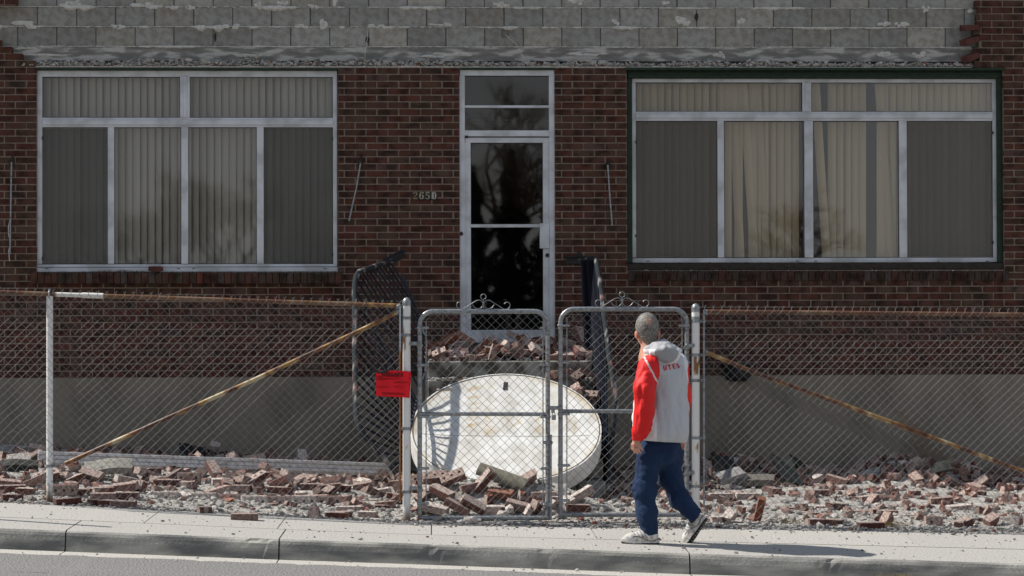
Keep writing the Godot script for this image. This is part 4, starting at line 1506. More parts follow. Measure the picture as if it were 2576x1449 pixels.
func build_canopy() -> void:
	var centre := W(1273, 1082, 2.75)
	var o := thing("fallen_canopy", "round white canopy fallen face up against the steps behind the gate", "canopy", centre)
	var inc := deg_to_rad(33.5)
	var b := Basis.from_euler(Vector3(0, 0, 0.02)) * Basis(Vector3(1, 0, 0), Vector3(0, sin(inc), -cos(inc)), Vector3(0, cos(inc), sin(inc)))   # x across, y up the face, z its normal
	var R := 0.858
	var mb := MB.new()
	var rs := 26
	var ss := 72
	var streaks := []
	var sr := RandomNumberGenerator.new()
	sr.seed = 77
	for s in [[-0.3, 0.75, -0.02, 1.0], [-0.245, 0.72, 0.0, 0.7], [-0.12, 0.8, -0.05, 0.55], [-0.16, 0.35, -0.06, 0.8], [-0.04, 0.3, -0.08, 0.7], [0.03, 0.3, -0.06, 0.6], [0.12, 0.25, -0.08, 1.0], [0.3, 0.3, -0.05, 0.7], [0.34, 0.45, -0.07, 0.55], [0.58, 0.35, -0.04, 0.6], [-0.52, 0.78, 0.5, 0.9], [0.64, 0.2, -0.1, 0.5]]:
		streaks.append(s)
	var surf := func(r: float, a: float) -> Vector3:
		var p := Vector2(cos(a), sin(a)) * r * R
		var dish := 0.02 * pow(r, 6.0) - 0.015 * (1.0 - r * r)
		dish += 0.003 * nz.get_noise_2d(p.x * 60.0, p.y * 60.0)
		if p.y < 0.0: dish += 0.05 * smoothstep(0.0, -0.75, p.y) * (1.0 - absf(p.x))
		return b * Vector3(p.x, p.y, dish)
	var tone := func(r: float, a: float) -> Color:
		var p := Vector2(cos(a), sin(a)) * r * R
		var c := Color(0.65, 0.65, 0.635)
		for s in streaks:
			if p.y < s[1] and p.y > s[2]:
				var w := absf(p.x - s[0] - 0.03 * (p.y - s[1]) - 0.006 * nz.get_noise_1d(p.y * 300.0 + s[0] * 999.0))
				c = c.lerp(Color(0.5, 0.36, 0.16), s[3] * 0.95 * smoothstep(0.016, 0.003, w) * (0.75 + 0.8 * nz.get_noise_2d(s[0] * 500.0, p.y * 140.0)))
		for q in [[0.12, 0.05, 0.05], [0.42, 0.12, 0.04], [-0.3, 0.25, 0.03]]:
			c = c.lerp(Color(0.45, 0.3, 0.12), 0.6 * smoothstep(q[2], 0.0, Vector2(p.x - q[0], p.y - q[1]).length()))
		if r > 0.9:
			c = c.lerp(Color(0.55, 0.44, 0.26), 0.75 * smoothstep(0.9, 1.0, r) * clampf(0.4 + 1.6 * nz.get_noise_2d(a * 90.0, 7.0), 0.0, 1.0))
		var g := nz2.get_noise_2d(p.x * 90.0 + 40.0, p.y * 50.0)
		return c * Color(1.0, 1.0 + 0.015 * g, 1.0 + 0.04 * g) * (0.97 + 0.08 * g)
	for i in rs:
		for k in ss:
			var r0 := sqrt(float(i) / rs)
			var r1 := sqrt(float(i + 1) / rs)
			var a0 := TAU * k / ss
			var a1 := TAU * (k + 1) / ss
			var p := [surf.call(r0, a0), surf.call(r1, a0), surf.call(r1, a1), surf.call(r0, a1)]
			var c := [tone.call(r0, a0), tone.call(r1, a0), tone.call(r1, a1), tone.call(r0, a1)]
			var m: Vector3 = b.z
			mb.trin(p[0], p[1], p[2], m, m, m, c[0], c[1], c[2])
			mb.trin(p[0], p[2], p[3], m, m, m, c[0], c[2], c[3])
	# real normals
	for i in range(0, mb.v.size(), 3):
		var m := (mb.v[i + 1] - mb.v[i]).cross(mb.v[i + 2] - mb.v[i]) * -1.0
		if m.length() > 1e-9:
			for q in 3: mb.n[i + q] = m.normalized().lerp(b.z, 0.4).normalized()
	put("face", mb, M.disc, o)
	mb = MB.new()
	mb.col = Color(0.66, 0.66, 0.65)
	for k in ss:
		var a0 := TAU * k / ss
		var a1 := TAU * (k + 1) / ss
		var p0: Vector3 = surf.call(1.0, a0)
		var p1: Vector3 = surf.call(1.0, a1)
		var d0 := b * Vector3(cos(a0), sin(a0), 0)
		var d1 := b * Vector3(cos(a1), sin(a1), 0)
		var t := b.z * -0.2
		var q0 := p0 + d0 * 0.012
		var q1 := p1 + d1 * 0.012
		var c := mb.col
		mb.quad(p0, q0, q1, p1)
		mb.trin(q0, q0 + t, q1 + t, d0, d0, d1, c, c, c)
		mb.trin(q0, q1 + t, q1, d0, d1, d1, c, c, c)
		mb.quad(b.z * -0.19, p1 + t, p0 + t, b.z * -0.19)
	put("rim", mb, M.disc, o)
	mb = MB.new()
	mb.col = Color(0.12, 0.09, 0.06)
	var pts := []
	for k in ss + 1:
		pts.append(surf.call(0.992, TAU * k / ss) + b.z * 0.002)
	mb.tube(pts, 0.004, 4, false)
	put("edge_strip", mb, M.matte, o)
	mb = MB.new()
	mb.col = Color(0.3, 0.27, 0.23)
	for row in [[-0.8, 0.75, -0.03, -0.12]]:
		pts = []
		for k in 30:
			var x := lerpf(row[0], row[1], k / 29.0)
			var y := lerpf(row[2], row[3], k / 29.0)
			var r := Vector2(x, y).length() / R
			pts.append(surf.call(r, atan2(y, x)) + b.z * 0.0005)
		mb.tube(pts, 0.0022, 4)
	put("seam", mb, M.matte, o)
	mb = MB.new()
	mb.cbox(Transform3D(b * Basis.from_euler(Vector3(0, 0, -0.12)), surf.call(0.82, PI * 0.49) + b.z * 0.001), Vector3(0.042, 0.14, 0.006), 0.001)
	put("slot", mb, M.dark, o)

func build_railings() -> void:
	var chip := func(p: Vector3) -> Color:
		var q := nz.get_noise_3d(p.x * 420.0, p.y * 420.0, p.z * 420.0)
		if q > 0.38: return Color(0.2, 0.1, 0.085)
		if q > 0.26: return Color(0.26, 0.25, 0.24)
		return Color(0.032, 0.036, 0.042)
	# left railing
	var o := thing("stair_railing", "dark metal stair railing toppled sideways left of the steps", "railing", W(960, 1190, 2.3), "railings torn from the steps")
	var at := o.position
	var top := [W(990, 655, 0.35), W(960, 664, 0.8), W(925, 676, 1.4), W(902, 684, 1.85), W(895, 696, 2.0), W(892, 720, 2.1), W(892, 850, 2.75), W(894, 1000, 3.45), W(897, 1055, 3.72), W(907, 1085, 3.8), W(930, 1110, 3.8), W(965, 1150, 3.8), W(1000, 1192, 3.82)]
	var low := [W(1012, 690, 0.3), W(1046, 775, 0.7), W(1075, 860, 1.2), W(1072, 930, 1.8), W(1048, 1010, 2.5), W(1030, 1090, 3.1), W(1012, 1180, 3.75)]
	for i in top.size(): top[i] -= at
	for i in low.size(): low[i] -= at
	var mb := MB.new()
	mb.tube(resample(top, 60), 0.026, 10, true, -1.0, chip)
	put("handrail", mb, M.iron, o)
	mb = MB.new()
	mb.col = Color(0.045, 0.05, 0.06)
	mb.tube(resample(low, 24), 0.013, 6)
	put("bottom_rail", mb, M.iron, o)
	for i in 28:
		var t := 0.03 + 0.95 * i / 27.0
		mb = MB.new()
		mb.col = Color(0.022, 0.024, 0.03) * rng.randf_range(0.7, 1.4)
		var p := along(top, t)
		var q := along(low, clampf(t * 0.55 + 0.42, 0.0, 1.0) if i > 10 else clampf(0.05 + t * 1.4, 0.0, 1.0))
		mb.tube([p, p.lerp(q, 0.5) + Vector3(0, 0, 0.01), q], 0.0115, 6)
		put("baluster", mb, M.iron, o)
	mb = MB.new()
	mb.cbox(Transform3D(Basis.from_euler(Vector3(0.2, 0.2, 0.52)), W(992, 650, 0.2) - at), Vector3(0.24, 0.09, 0.03), 0.004)
	mb.cbox(Transform3D(Basis.from_euler(Vector3(0.2, 0.2, 0.52)), W(994, 645, 0.24) - at), Vector3(0.24, 0.012, 0.1), 0.003)
	put("wall_plate", mb, M.dark, o)
	# right railing
	o = thing("stair_railing", "dark metal stair railing seen edge-on right of the steps", "railing", W(1520, 1240, 2.6), "railings torn from the steps")
	at = o.position
	top = [W(1461, 655, 0.3), W(1480, 652, 0.5), W(1494, 650, 0.72), W(1500, 653, 0.8), W(1503, 672, 0.9), W(1514, 740, 1.2), W(1524, 830, 1.6), W(1533, 900, 1.95), W(1541, 950, 2.2), W(1547, 985, 2.35), W(1549, 1008, 2.4), W(1547, 1040, 2.42), W(1541, 1090, 2.45), W(1534, 1150, 2.5), W(1527, 1240, 2.6)]
	for i in top.size(): top[i] -= at
	mb = MB.new()
	mb.tube(resample(top, 70), 0.025, 10, true, -1.0, chip)
	put("handrail", mb, M.iron, o)
	for i in 20:
		var t := i / 19.0
		mb = MB.new()
		mb.col = Color(0.012, 0.014, 0.019) * rng.randf_range(0.6, 1.5)
		var x0 := lerpf(1464, 1496, t)
		var p := W(x0, 658, lerpf(0.3, 0.8, t)) - at
		var q := W(lerpf(1478, 1524, t), 920, lerpf(0.85, 1.9, t)) - at
		var r := W(lerpf(1506, 1530, t), lerpf(1185, 1235, t), lerpf(1.7, 2.6, t)) - at
		mb.tube([p, q, r], 0.011, 6)
		put("baluster", mb, M.iron, o)
	mb = MB.new()
	mb.col = Color(0.04, 0.045, 0.055)
	mb.tube([W(1506, 1186, 1.7) - at, W(1530, 1238, 2.6) - at], 0.013, 6)
	mb.tube([W(1463, 655, 0.3) - at, W(1475, 920, 0.85) - at, W(1506, 1186, 1.7) - at], 0.013, 6)
	put("bottom_rail", mb, M.iron, o)
	mb = MB.new()
	mb.cbox(Transform3D(Basis(), W(1448, 654, 0.03) - at), Vector3(0.2, 0.085, 0.02), 0.003)
	mb.cbox(Transform3D(Basis(), W(1448, 646, 0.06) - at), Vector3(0.2, 0.01, 0.08), 0.003)
	mb.cbox(Transform3D(Basis.from_euler(Vector3(0, 0, 0.1)), W(1457, 640, 0.05) - at), Vector3(0.05, 0.05, 0.03), 0.01)
	put("wall_plate", mb, M.dark, o)

func along(pts: Array, t: float) -> Vector3:
	var total := 0.0
	for i in pts.size() - 1: total += pts[i].distance_to(pts[i + 1])
	var want := t * total
	for i in pts.size() - 1:
		var d: float = pts[i].distance_to(pts[i + 1])
		if want <= d: return pts[i].lerp(pts[i + 1], want / maxf(d, 1e-6))
		want -= d
	return pts[pts.size() - 1]

func resample(pts: Array, m: int) -> Array:
	var out := []
	for i in m: out.append(along(pts, i / (m - 1.0)))
	return out

func bent_plate(called: String, label: String, category: String, foot: Vector3, size: Vector2, turn: Vector3, bend: float, c: Color, sd: int) -> void:
	var o := thing(called, label, category, foot)
	var mb := MB.new()
	mb.col = c
	var b := Basis.from_euler(turn)
	var p := func(i: int, j: int, up: float) -> Vector3:
		var u := i / 6.0 - 0.5
		var v := j / 3.0 - 0.5
		return b * Vector3(u * size.x, up + bend * sin(u * 5.0 + sd) + 0.3 * bend * cos(v * 7.0 + u * 3.0), v * size.y)
	for i in 6:
		for j in 3:
			mb.quad(p.call(i, j + 1, 0.003), p.call(i + 1, j + 1, 0.003), p.call(i + 1, j, 0.003), p.call(i, j, 0.003))
			mb.quad(p.call(i, j, -0.003), p.call(i + 1, j, -0.003), p.call(i + 1, j + 1, -0.003), p.call(i, j + 1, -0.003))
	for i in 6:
		mb.quad(p.call(i, 3, -0.003), p.call(i + 1, 3, -0.003), p.call(i + 1, 3, 0.003), p.call(i, 3, 0.003))
	put("plate", mb, M.matte, o)
	mb = MB.new()      # a folded edge along the front
	mb.col = c * 1.1
	for i in 6:
		mb.quad(p.call(i, 3, -0.06), p.call(i + 1, 3, -0.06), p.call(i + 1, 3, -0.004), p.call(i, 3, -0.004))
	put("folded_edge", mb, M.matte, o)

func build_scrap() -> void:
	# long white trim, grooved, lying along the left wall
	var a := W(95, 1172, 2.2)
	var e := W(985, 1196, 1.4)
	a.y = ground(a.x, 2.2) + 0.24
	e.y = ground(e.x, 1.4) + 0.18
	a = W(95, 1152, 2.2)
	e = W(985, 1182, 1.4)
	var o := thing("metal_trim", "long white grooved metal trim fallen along the left wall", "trim", (a + e) * 0.5)
	var mb := MB.new()
	mb.col = Color(0.62, 0.63, 0.65)
	var along_ := (e - a)
	var b := Basis(along_.normalized(), Vector3.UP, along_.normalized().cross(Vector3.UP)).orthonormalized()
	b = b * Basis.from_euler(Vector3(-0.25, 0, 0))
	var L := along_.length()
	for s in [[0.045, 0.03, 0.02], [0.008, 0.036, 0.012], [-0.03, 0.032, 0.02]]:
		mb.cbox(Transform3D(b, b * Vector3(0, s[0], s[2])), Vector3(L, s[1], 0.02), 0.003)
	mb.cbox(Transform3D(b, Vector3.ZERO), Vector3(L, 0.12, 0.012), 0.002)
	put("channel", mb, M.matte, o)
	bent_plate("bent_sheet", "crumpled grey-green sheet of metal on the bricks under the rusty brace", "sheet metal", W(272, 1168, 3.0), Vector2(0.42, 0.2), Vector3(0.4, 0.15, 0.05), 0.014, Color(0.24, 0.245, 0.225), 1)
	bent_plate("bent_sheet", "dark bent sheet left of the leftmost fence post near the wall", "sheet metal", W(40, 1165, 2.6), Vector2(0.4, 0.12), Vector3(0.4, 0.1, 0.1), 0.02, Color(0.035, 0.038, 0.033), 2)
	bent_plate("roofing_scrap", "black torn roofing scrap standing against the left foundation", "scrap", W(485, 1143, 0.7), Vector2(0.3, 0.2), Vector3(1.2, 0.2, -0.35), 0.03, Color(0.02, 0.022, 0.024), 3)
	bent_plate("roofing_scrap", "small black roofing scrap by the left foundation, right of its larger neighbour", "scrap", W(545, 1148, 0.6), Vector2(0.2, 0.12), Vector3(1.1, -0.2, -0.2), 0.03, Color(0.02, 0.022, 0.024), 5)
	bent_plate("roofing_scrap", "black upright roofing scrap just right of the right gatepost", "scrap", W(1825, 1172, 1.6), Vector2(0.24, 0.2), Vector3(1.2, 0.5, 0.1), 0.02, Color(0.018, 0.02, 0.022), 2)
	bent_plate("roofing_scrap", "grey-black sloping roofing sheet in the right heap", "scrap", W(1975, 1178, 1.5), Vector2(0.36, 0.3), Vector3(0.9, 0.5, -0.3), 0.02, Color(0.06, 0.07, 0.065), 4)
	bent_plate("roofing_scrap", "black narrow scrap leaning in the right heap", "scrap", W(2010, 1166, 1.2), Vector2(0.3, 0.1), Vector3(0.9, 0.2, -0.75), 0.01, Color(0.015, 0.02, 0.02), 1)
	bent_plate("roofing_scrap", "small dark plate sticking up from the right heap", "scrap", W(2372, 1172, 1.3), Vector2(0.16, 0.1), Vector3(1.1, 0.2, 0.6), 0.006, Color(0.05, 0.055, 0.058), 2)
	bent_plate("torn_felt", "torn pale sheet on the heap right of the right gatepost", "scrap", W(1835, 1190, 2.0), Vector2(0.28, 0.16), Vector3(0.35, 0.4, 0.15), 0.01, Color(0.24, 0.24, 0.25), 6)
	bent_plate("board", "grey flat board among bricks near the right gatepost", "board", W(1900, 1200, 2.0), Vector2(0.36, 0.16), Vector3(0.3, -0.2, -0.05), 0.006, Color(0.13, 0.125, 0.115), 6)
	# olive half pipe before the canopy
	var p0 := W(1203, 1187, 4.3)
	var p1 := W(1322, 1229, 4.4)
	o = thing("half_pipe", "olive grey half pipe lying on bricks in front of the white canopy", "pipe", (p0 + p1) * 0.5)
	mb = MB.new()
	mb.col = Color(0.2, 0.195, 0.155)
	var d := (p1 - p0).normalized()
	var up := (Vector3.UP - d * d.y).normalized()
	var sd := d.cross(up)
	for i in 14:
		var a0 := PI * (i / 14.0) * 1.15 - 0.2
		var a1 := PI * ((i + 1) / 14.0) * 1.15 - 0.2
		var r0 := up * sin(a0) + sd * cos(a0)
		var r1 := up * sin(a1) + sd * cos(a1)
		var f := p0 - o.position
		var g := p1 - o.position
		mb.trin(f + r0 * 0.084, g + r0 * 0.084, g + r1 * 0.084, r0, r0, r1, mb.col, mb.col, mb.col)
		mb.trin(f + r0 * 0.084, g + r1 * 0.084, f + r1 * 0.084, r0, r1, r1, mb.col, mb.col, mb.col)
		mb.quad(f + r1 * 0.07, g + r1 * 0.07, g + r0 * 0.07, f + r0 * 0.07)
		mb.quad(f + r0 * 0.07, f + r0 * 0.084, f + r1 * 0.084, f + r1 * 0.07)
		mb.quad(g + r1 * 0.07, g + r1 * 0.084, g + r0 * 0.084, g + r0 * 0.07)
	put("shell", mb, M.matte, o)
	# dry weeds
	for s in [[2260, 1447, 0, "tuft of dry weeds growing at the kerb's foot, lower right"], [1985, 1318, 1, "yellow dry grass between bricks at the right fence's foot"], [2240, 1326, 1, "dry grass beside the bricks at the right pavement edge"]]:
		var p := W(s[0], s[1], ZK + 0.06)
		p.y = ground(p.x, ZK) - 0.14
		if s[2] == 1: p = G(s[0], s[1], false)
		o = thing("dry_weed", s[3], "weed", p)
		mb = MB.new()
		for i in 60:
			var q := Vector3(rng.randf_range(-0.09, 0.09), 0, rng.randf_range(-0.02, 0.03))
			var q2 := q + Vector3(rng.randf_range(-0.1, 0.1), rng.randf_range(0.0, 0.06), rng.randf_range(-0.02, 0.05))
			mb.col = Color(1, 1, 1) * rng.randf_range(0.3, 1.0)
			mb.tube([q, q.lerp(q2, 0.5) + Vector3(0, 0.012, 0), q2], 0.0016, 3, false)
		put("stalks", mb, M.straw, o)

# ---------------------------------------------------------------- chain-link fence and gates
const DIA := 0.0718

func rust(p: Vector3) -> Color:
	var q := nz.get_noise_3d(p.x * 130.0, p.y * 130.0, p.z * 130.0) + 0.5 * nz.get_noise_3d(p.x * 500.0, p.y * 500.0, 3.0)
	if q > 0.28: return Color(0.43, 0.36, 0.22)
	if q > 0.02: return Color(0.29, 0.17, 0.052)
	if q > -0.25: return Color(0.16, 0.065, 0.025)
	return Color(0.07, 0.03, 0.016)

func rust_dark(p: Vector3) -> Color:
	var c := rust(p)
	return Color(0.1, 0.042, 0.024).lerp(c, 0.2)

func post_paint(p: Vector3) -> Color:
	var q := nz.get_noise_3d(p.x * 500.0, p.y * 90.0, p.z * 500.0)
	var c := Color(0.68, 0.68, 0.67)
	if q > 0.5: c = Color(0.2, 0.1, 0.04)
	elif q > 0.46: c = Color(0.5, 0.36, 0.14)
	return c

func link_mesh(tl: Vector3, tr: Vector3, bl: Vector3, br: Vector3, barbs: bool, warp: Callable) -> MB:
	var mb := MB.new()
	var w := tl.distance_to(tr)
	var cols := int(round(w / DIA * 2.0))
	var ks := int(round(tl.distance_to(bl) / DIA * 2.0))
	var r := 0.0015
	var at := func(c: float, k: float) -> Vector3:
		var s := c / cols
		var t := k / ks
		var p: Vector3 = tl.lerp(tr, s).lerp(bl.lerp(br, s), t)
		return p + warp.call(s, t)
	for j in cols:
		var tint := 0.85 + 0.3 * rng.randf()
		for k in ks:
			var a: Vector3 = at.call(j + (k + j) % 2, k)
			var b: Vector3 = at.call(j + (k + 1 + j) % 2, k + 1)
			var z := 0.0026 if (k + j) % 2 == 0 else -0.0026
			a.z += z
			b.z += z
			mb.col = Color(tint, tint, tint)
			var rq := nz.get_noise_3d(a.x * 30.0, a.y * 30.0 + a.x * 28.0, 9.0)
			if rq > 0.5 and a.x > 1.0: mb.col = Color(0.55, 0.3, 0.14)
			mb.tube([a, b], r, 4, false)
			# the little turn round the neighbour
			if k % 2 == 0:
				mb.tube([b, b + Vector3(0, 0, -2.0 * z)], r * 1.25, 4, false)
	if barbs:
		for j in range(0, cols + 1):
			if j % 2 == 1:
				continue
			var p: Vector3 = at.call(j, 0)
			mb.col = Color(1, 1, 1)
			mb.tube([p, p + Vector3(0, 0.02, 0)], r * 1.7, 4)
			mb.tube([p + Vector3(0, 0.018, 0), p + Vector3(0.013, 0.036, 0.003)], r, 4)
			mb.tube([p + Vector3(0, 0.018, 0), p + Vector3(-0.013, 0.036, -0.003)], r, 4)
	return mb

func band(parent: Node3D, called: String, p: Vector3, r: float, tab: float, h := 0.024) -> void:
	var mb := MB.new()
	mb.col = Color(0.95, 0.97, 1.0)
	mb.lathe(p - Vector3(0, h * 0.5, 0), [Vector2(r - 0.002, 0), Vector2(r + 0.003, 0), Vector2(r + 0.003, h), Vector2(r - 0.002, h)], 16)
	if tab != 0.0:
		mb.cbox(Transform3D(Basis(), p + Vector3(signf(tab) * (r + absf(tab) * 0.5), 0, 0)), Vector3(absf(tab), h, 0.009), 0.002)
		var q := p + Vector3(tab + signf(tab) * (r - 0.012), 0, 0)
		mb.tube([q - Vector3(0, 0, 0.012), q + Vector3(0, 0, 0.014)], 0.006, 6)
	put(called, mb, M.galv, parent)

func post(parent: Node3D, x: float, y0: float, y1: float, r: float, cap: bool) -> void:
	var top := W(x, y0, ZF)
	var foot := W(x, y1, ZF)
	var mb := MB.new()
	mb.tube(resample([foot - Vector3(0, 0.06, 0) - parent.position, top - parent.position], 70), r, 14, true, -1.0, func(p: Vector3) -> Color:
		var c := post_paint(p + parent.position)
		var hgt := (p.y + parent.position.y - foot.y)
		return c.lerp(Color(0.12, 0.065, 0.03), smoothstep(0.16, 0.0, hgt + 0.08 * nz.get_noise_1d(p.x * 900.0 + p.z * 700.0))))
	put("post", mb, M.rail, parent)
	if cap:
		mb = MB.new()
		mb.lathe(top - parent.position - Vector3(0, 0.03, 0), [Vector2(r + 0.003, 0), Vector2(r + 0.003, 0.03), Vector2(r, 0.045), Vector2(r * 0.75, 0.058), Vector2(r * 0.4, 0.066), Vector2(0.001, 0.069)], 16)
		put("post_cap", mb, M.galv, parent)

func build_fences() -> void:
	# left fence
	var o := thing("chain_link_fence", "chain-link fence left of the gates with white posts and rusty brace", "fence", W(1023, 1312, ZF))
	var at := o.position
	post(o, 125, 745, 1268, 0.0265, false)
	post(o, 1023, 760, 1314, 0.0325, true)
	var loop := MB.new()      # ring that carries the top rail
	var pl := W(125, 742, ZF) - at
	var ring := []
	for i in 13:
		ring.append(pl + Vector3(0, cos(TAU * i / 12.0) * 0.034, sin(TAU * i / 12.0) * 0.034))
	loop.tube(ring, 0.008, 6, false)
	loop.tube([pl + Vector3(0, 0.034, 0), pl + Vector3(0, 0.05, 0)], 0.01, 6)
	put("rail_ring", loop, M.galv, o)
	var rail_l := [W(-160, 729, ZF), W(125, 740, ZF), W(1002, 769, ZF)]
	for i in 3: rail_l[i] -= at
	var mb := MB.new()
	mb.tube(resample(rail_l, 150), 0.019, 10, true, -1.0, func(p: Vector3) -> Color:
		var sx := scr(p + at).x
		if sx > 140 and sx < 205 or sx > 207 and sx < 262: return Color(0.62, 0.61, 0.57) if nz.get_noise_3d(p.x * 300.0, p.y * 300.0, p.z * 300.0) < 0.3 else Color(0.2, 0.12, 0.06)
		if sx > 930: return rust(p)
		return rust_dark(p))
	put("top_rail", mb, M.rail, o)
	mb = MB.new()
	mb.col = Color(0.62, 0.61, 0.58)
	var s0 := rail_l[1].lerp(rail_l[2], 0.092) as Vector3
	var s1 := rail_l[1].lerp(rail_l[2], 0.153) as Vector3
	mb.tube([s0, s1], 0.0225, 12)
	put("rail_sleeve", mb, M.rail, o)
	var brace := [W(1000, 784, ZF), W(960, 806, ZF), W(640, 955, ZF - 0.02), W(420, 1052, ZF - 0.05), W(165, 1166, ZF - 0.2)]
	for i in brace.size(): brace[i] -= at
	mb = MB.new()
	mb.tube(resample(brace, 150), 0.0185, 10, true, -1.0, rust)
	put("brace_rail", mb, M.rail, o)
	mb = MB.new()      # cups that hold rail and brace
	for p in [W(1003, 771, ZF), W(1002, 784, ZF)]:
		mb.cbox(Transform3D(Basis.from_euler(Vector3(0, 0, 0.2)), p - at), Vector3(0.05, 0.045, 0.05), 0.014)
	put("rail_cup", mb, M.galv, o)
	mb = MB.new()
	mb.tube(resample([W(1006.5, 772, ZF + 0.02) - at, W(1006.5, 1262, ZF + 0.02) - at], 30), 0.0085, 6, true, -1.0, func(p: Vector3) -> Color:
		return Color(0.4, 0.43, 0.46) if scr(p + at).y < 880 else Color(0.24, 0.095, 0.03))
	put("tension_bar", mb, M.rail, o)
	for y in [800.0, 843.0, 937.0, 1078.0, 1237.0]:
		band(o, "tension_band", W(1023, y, ZF) - at, 0.0325, -0.03 if y > 820 else 0.0)
	band(o, "tension_band", W(125, 1172, ZF) - at, 0.0265, 0.05)
	mb = link_mesh(W(-115, 730, ZF + 0.024) - at, W(1006, 767, ZF + 0.024) - at, W(-115, 1258, ZF + 0.024) - at, W(1006, 1288, ZF + 0.024) - at, true, func(s, t):
		var g := smoothstep(0.35, 0.1, s) * smoothstep(0.45, 0.8, t)
		return Vector3(0.03 * g * nz.get_noise_2d(s * 900.0, t * 500.0), 0.035 * g * nz.get_noise_2d(s * 700.0 + 90.0, t * 700.0), 0.03 * g * nz.get_noise_2d(s * 300.0, t * 300.0) + 0.008 * nz.get_noise_2d(s * 200.0, t * 200.0)) + Vector3(0.004 * nz.get_noise_2d(s * 260.0, t * 200.0), 0.005 * nz.get_noise_2d(s * 240.0 + 50.0, t * 260.0), 0))
	put("wire_mesh", mb, M.wire, o)
	# right fence
	o = thing("chain_link_fence", "chain-link fence right of the gates with one white post and rusty brace", "fence", W(1750, 1318, ZF))
	at = o.position
	post(o, 1750, 775, 1320, 0.0325, true)
	var rail_r := [W(1776, 784, ZF) - at, W(2720, 793, ZF) - at]
	mb = MB.new()
	mb.tube(resample(rail_r, 150), 0.019, 10, true, -1.0, rust_dark)
	put("top_rail", mb, M.rail, o)
	brace = [W(1778, 887, ZF) - at, W(1900, 938, ZF - 0.01) - at, W(2250, 1065, ZF - 0.03) - at, W(2620, 1203, ZF - 0.06) - at]
	mb = MB.new()
	mb.tube(resample(brace, 150), 0.0185, 10, true, -1.0, rust)
	put("brace_rail", mb, M.rail, o)
	mb = MB.new()
	for p in [W(1775, 786, ZF), W(1775, 886, ZF)]:
		mb.cbox(Transform3D(Basis.from_euler(Vector3(0, 0, -0.3)), p - at), Vector3(0.04, 0.045, 0.05), 0.012)
	put("rail_cup", mb, M.galv, o)
	mb = MB.new()
	mb.tube([W(1771, 779, ZF + 0.02) - at, W(1771, 1275, ZF + 0.02) - at], 0.0085, 6)
	put("tension_bar", mb, M.galv, o)
	for y in [800.0, 808.0, 893.0, 957.0, 1101.0, 1223.0]:
		band(o, "tension_band", W(1750, y, ZF) - at, 0.0325, 0.05 if y > 805 and y < 1200 else 0.0)
	mb = link_mesh(W(1772, 778, ZF + 0.024) - at, W(2710, 788, ZF + 0.024) - at, W(1772, 1306, ZF + 0.024) - at, W(2710, 1312, ZF + 0.024) - at, true, func(s, t):
		var g := exp(-pow((s - 0.58) / 0.05, 2.0) - pow((t - 0.62) / 0.06, 2.0))
		return Vector3(0.03 * g + 0.004 * nz.get_noise_2d(s * 260.0, t * 200.0 + 77.0), 0.02 * g + 0.005 * nz.get_noise_2d(s * 240.0 + 150.0, t * 260.0), 0.01 * nz.get_noise_2d(s * 200.0, t * 200.0 + 30.0)))
	put("wire_mesh", mb, M.wire, o)
	gate(1056.0, 1378.0, 783.0, 1303.0, 1041.0, true, "left chain-link gate with grey tube frame and wire scroll on top")
	gate(1410.0, 1728.0, 777.5, 1295.0, 1034.5, false, "right chain-link gate with grey tube frame, partly behind the walking man")
	# padlock between the gates
	o = thing("padlock", "small grey padlock hanging on the latch between the two gates", "padlock", W(1393, 1044, ZF + 0.03))
	mb = MB.new()
	mb.cbox(Transform3D(Basis.from_euler(Vector3(0, 0.3, 0)), Vector3(0, -0.02, 0)), Vector3(0.034, 0.042, 0.018), 0.004)
	put("body", mb, M.galv, o)
	mb = MB.new()
	var sh := []
	for i in 11:
		sh.append(Vector3(cos(PI * i / 10.0) * 0.012, sin(PI * i / 10.0) * 0.022, 0))
	mb.tube(sh, 0.0035, 6)
	put("shackle", mb, M.galv, o)

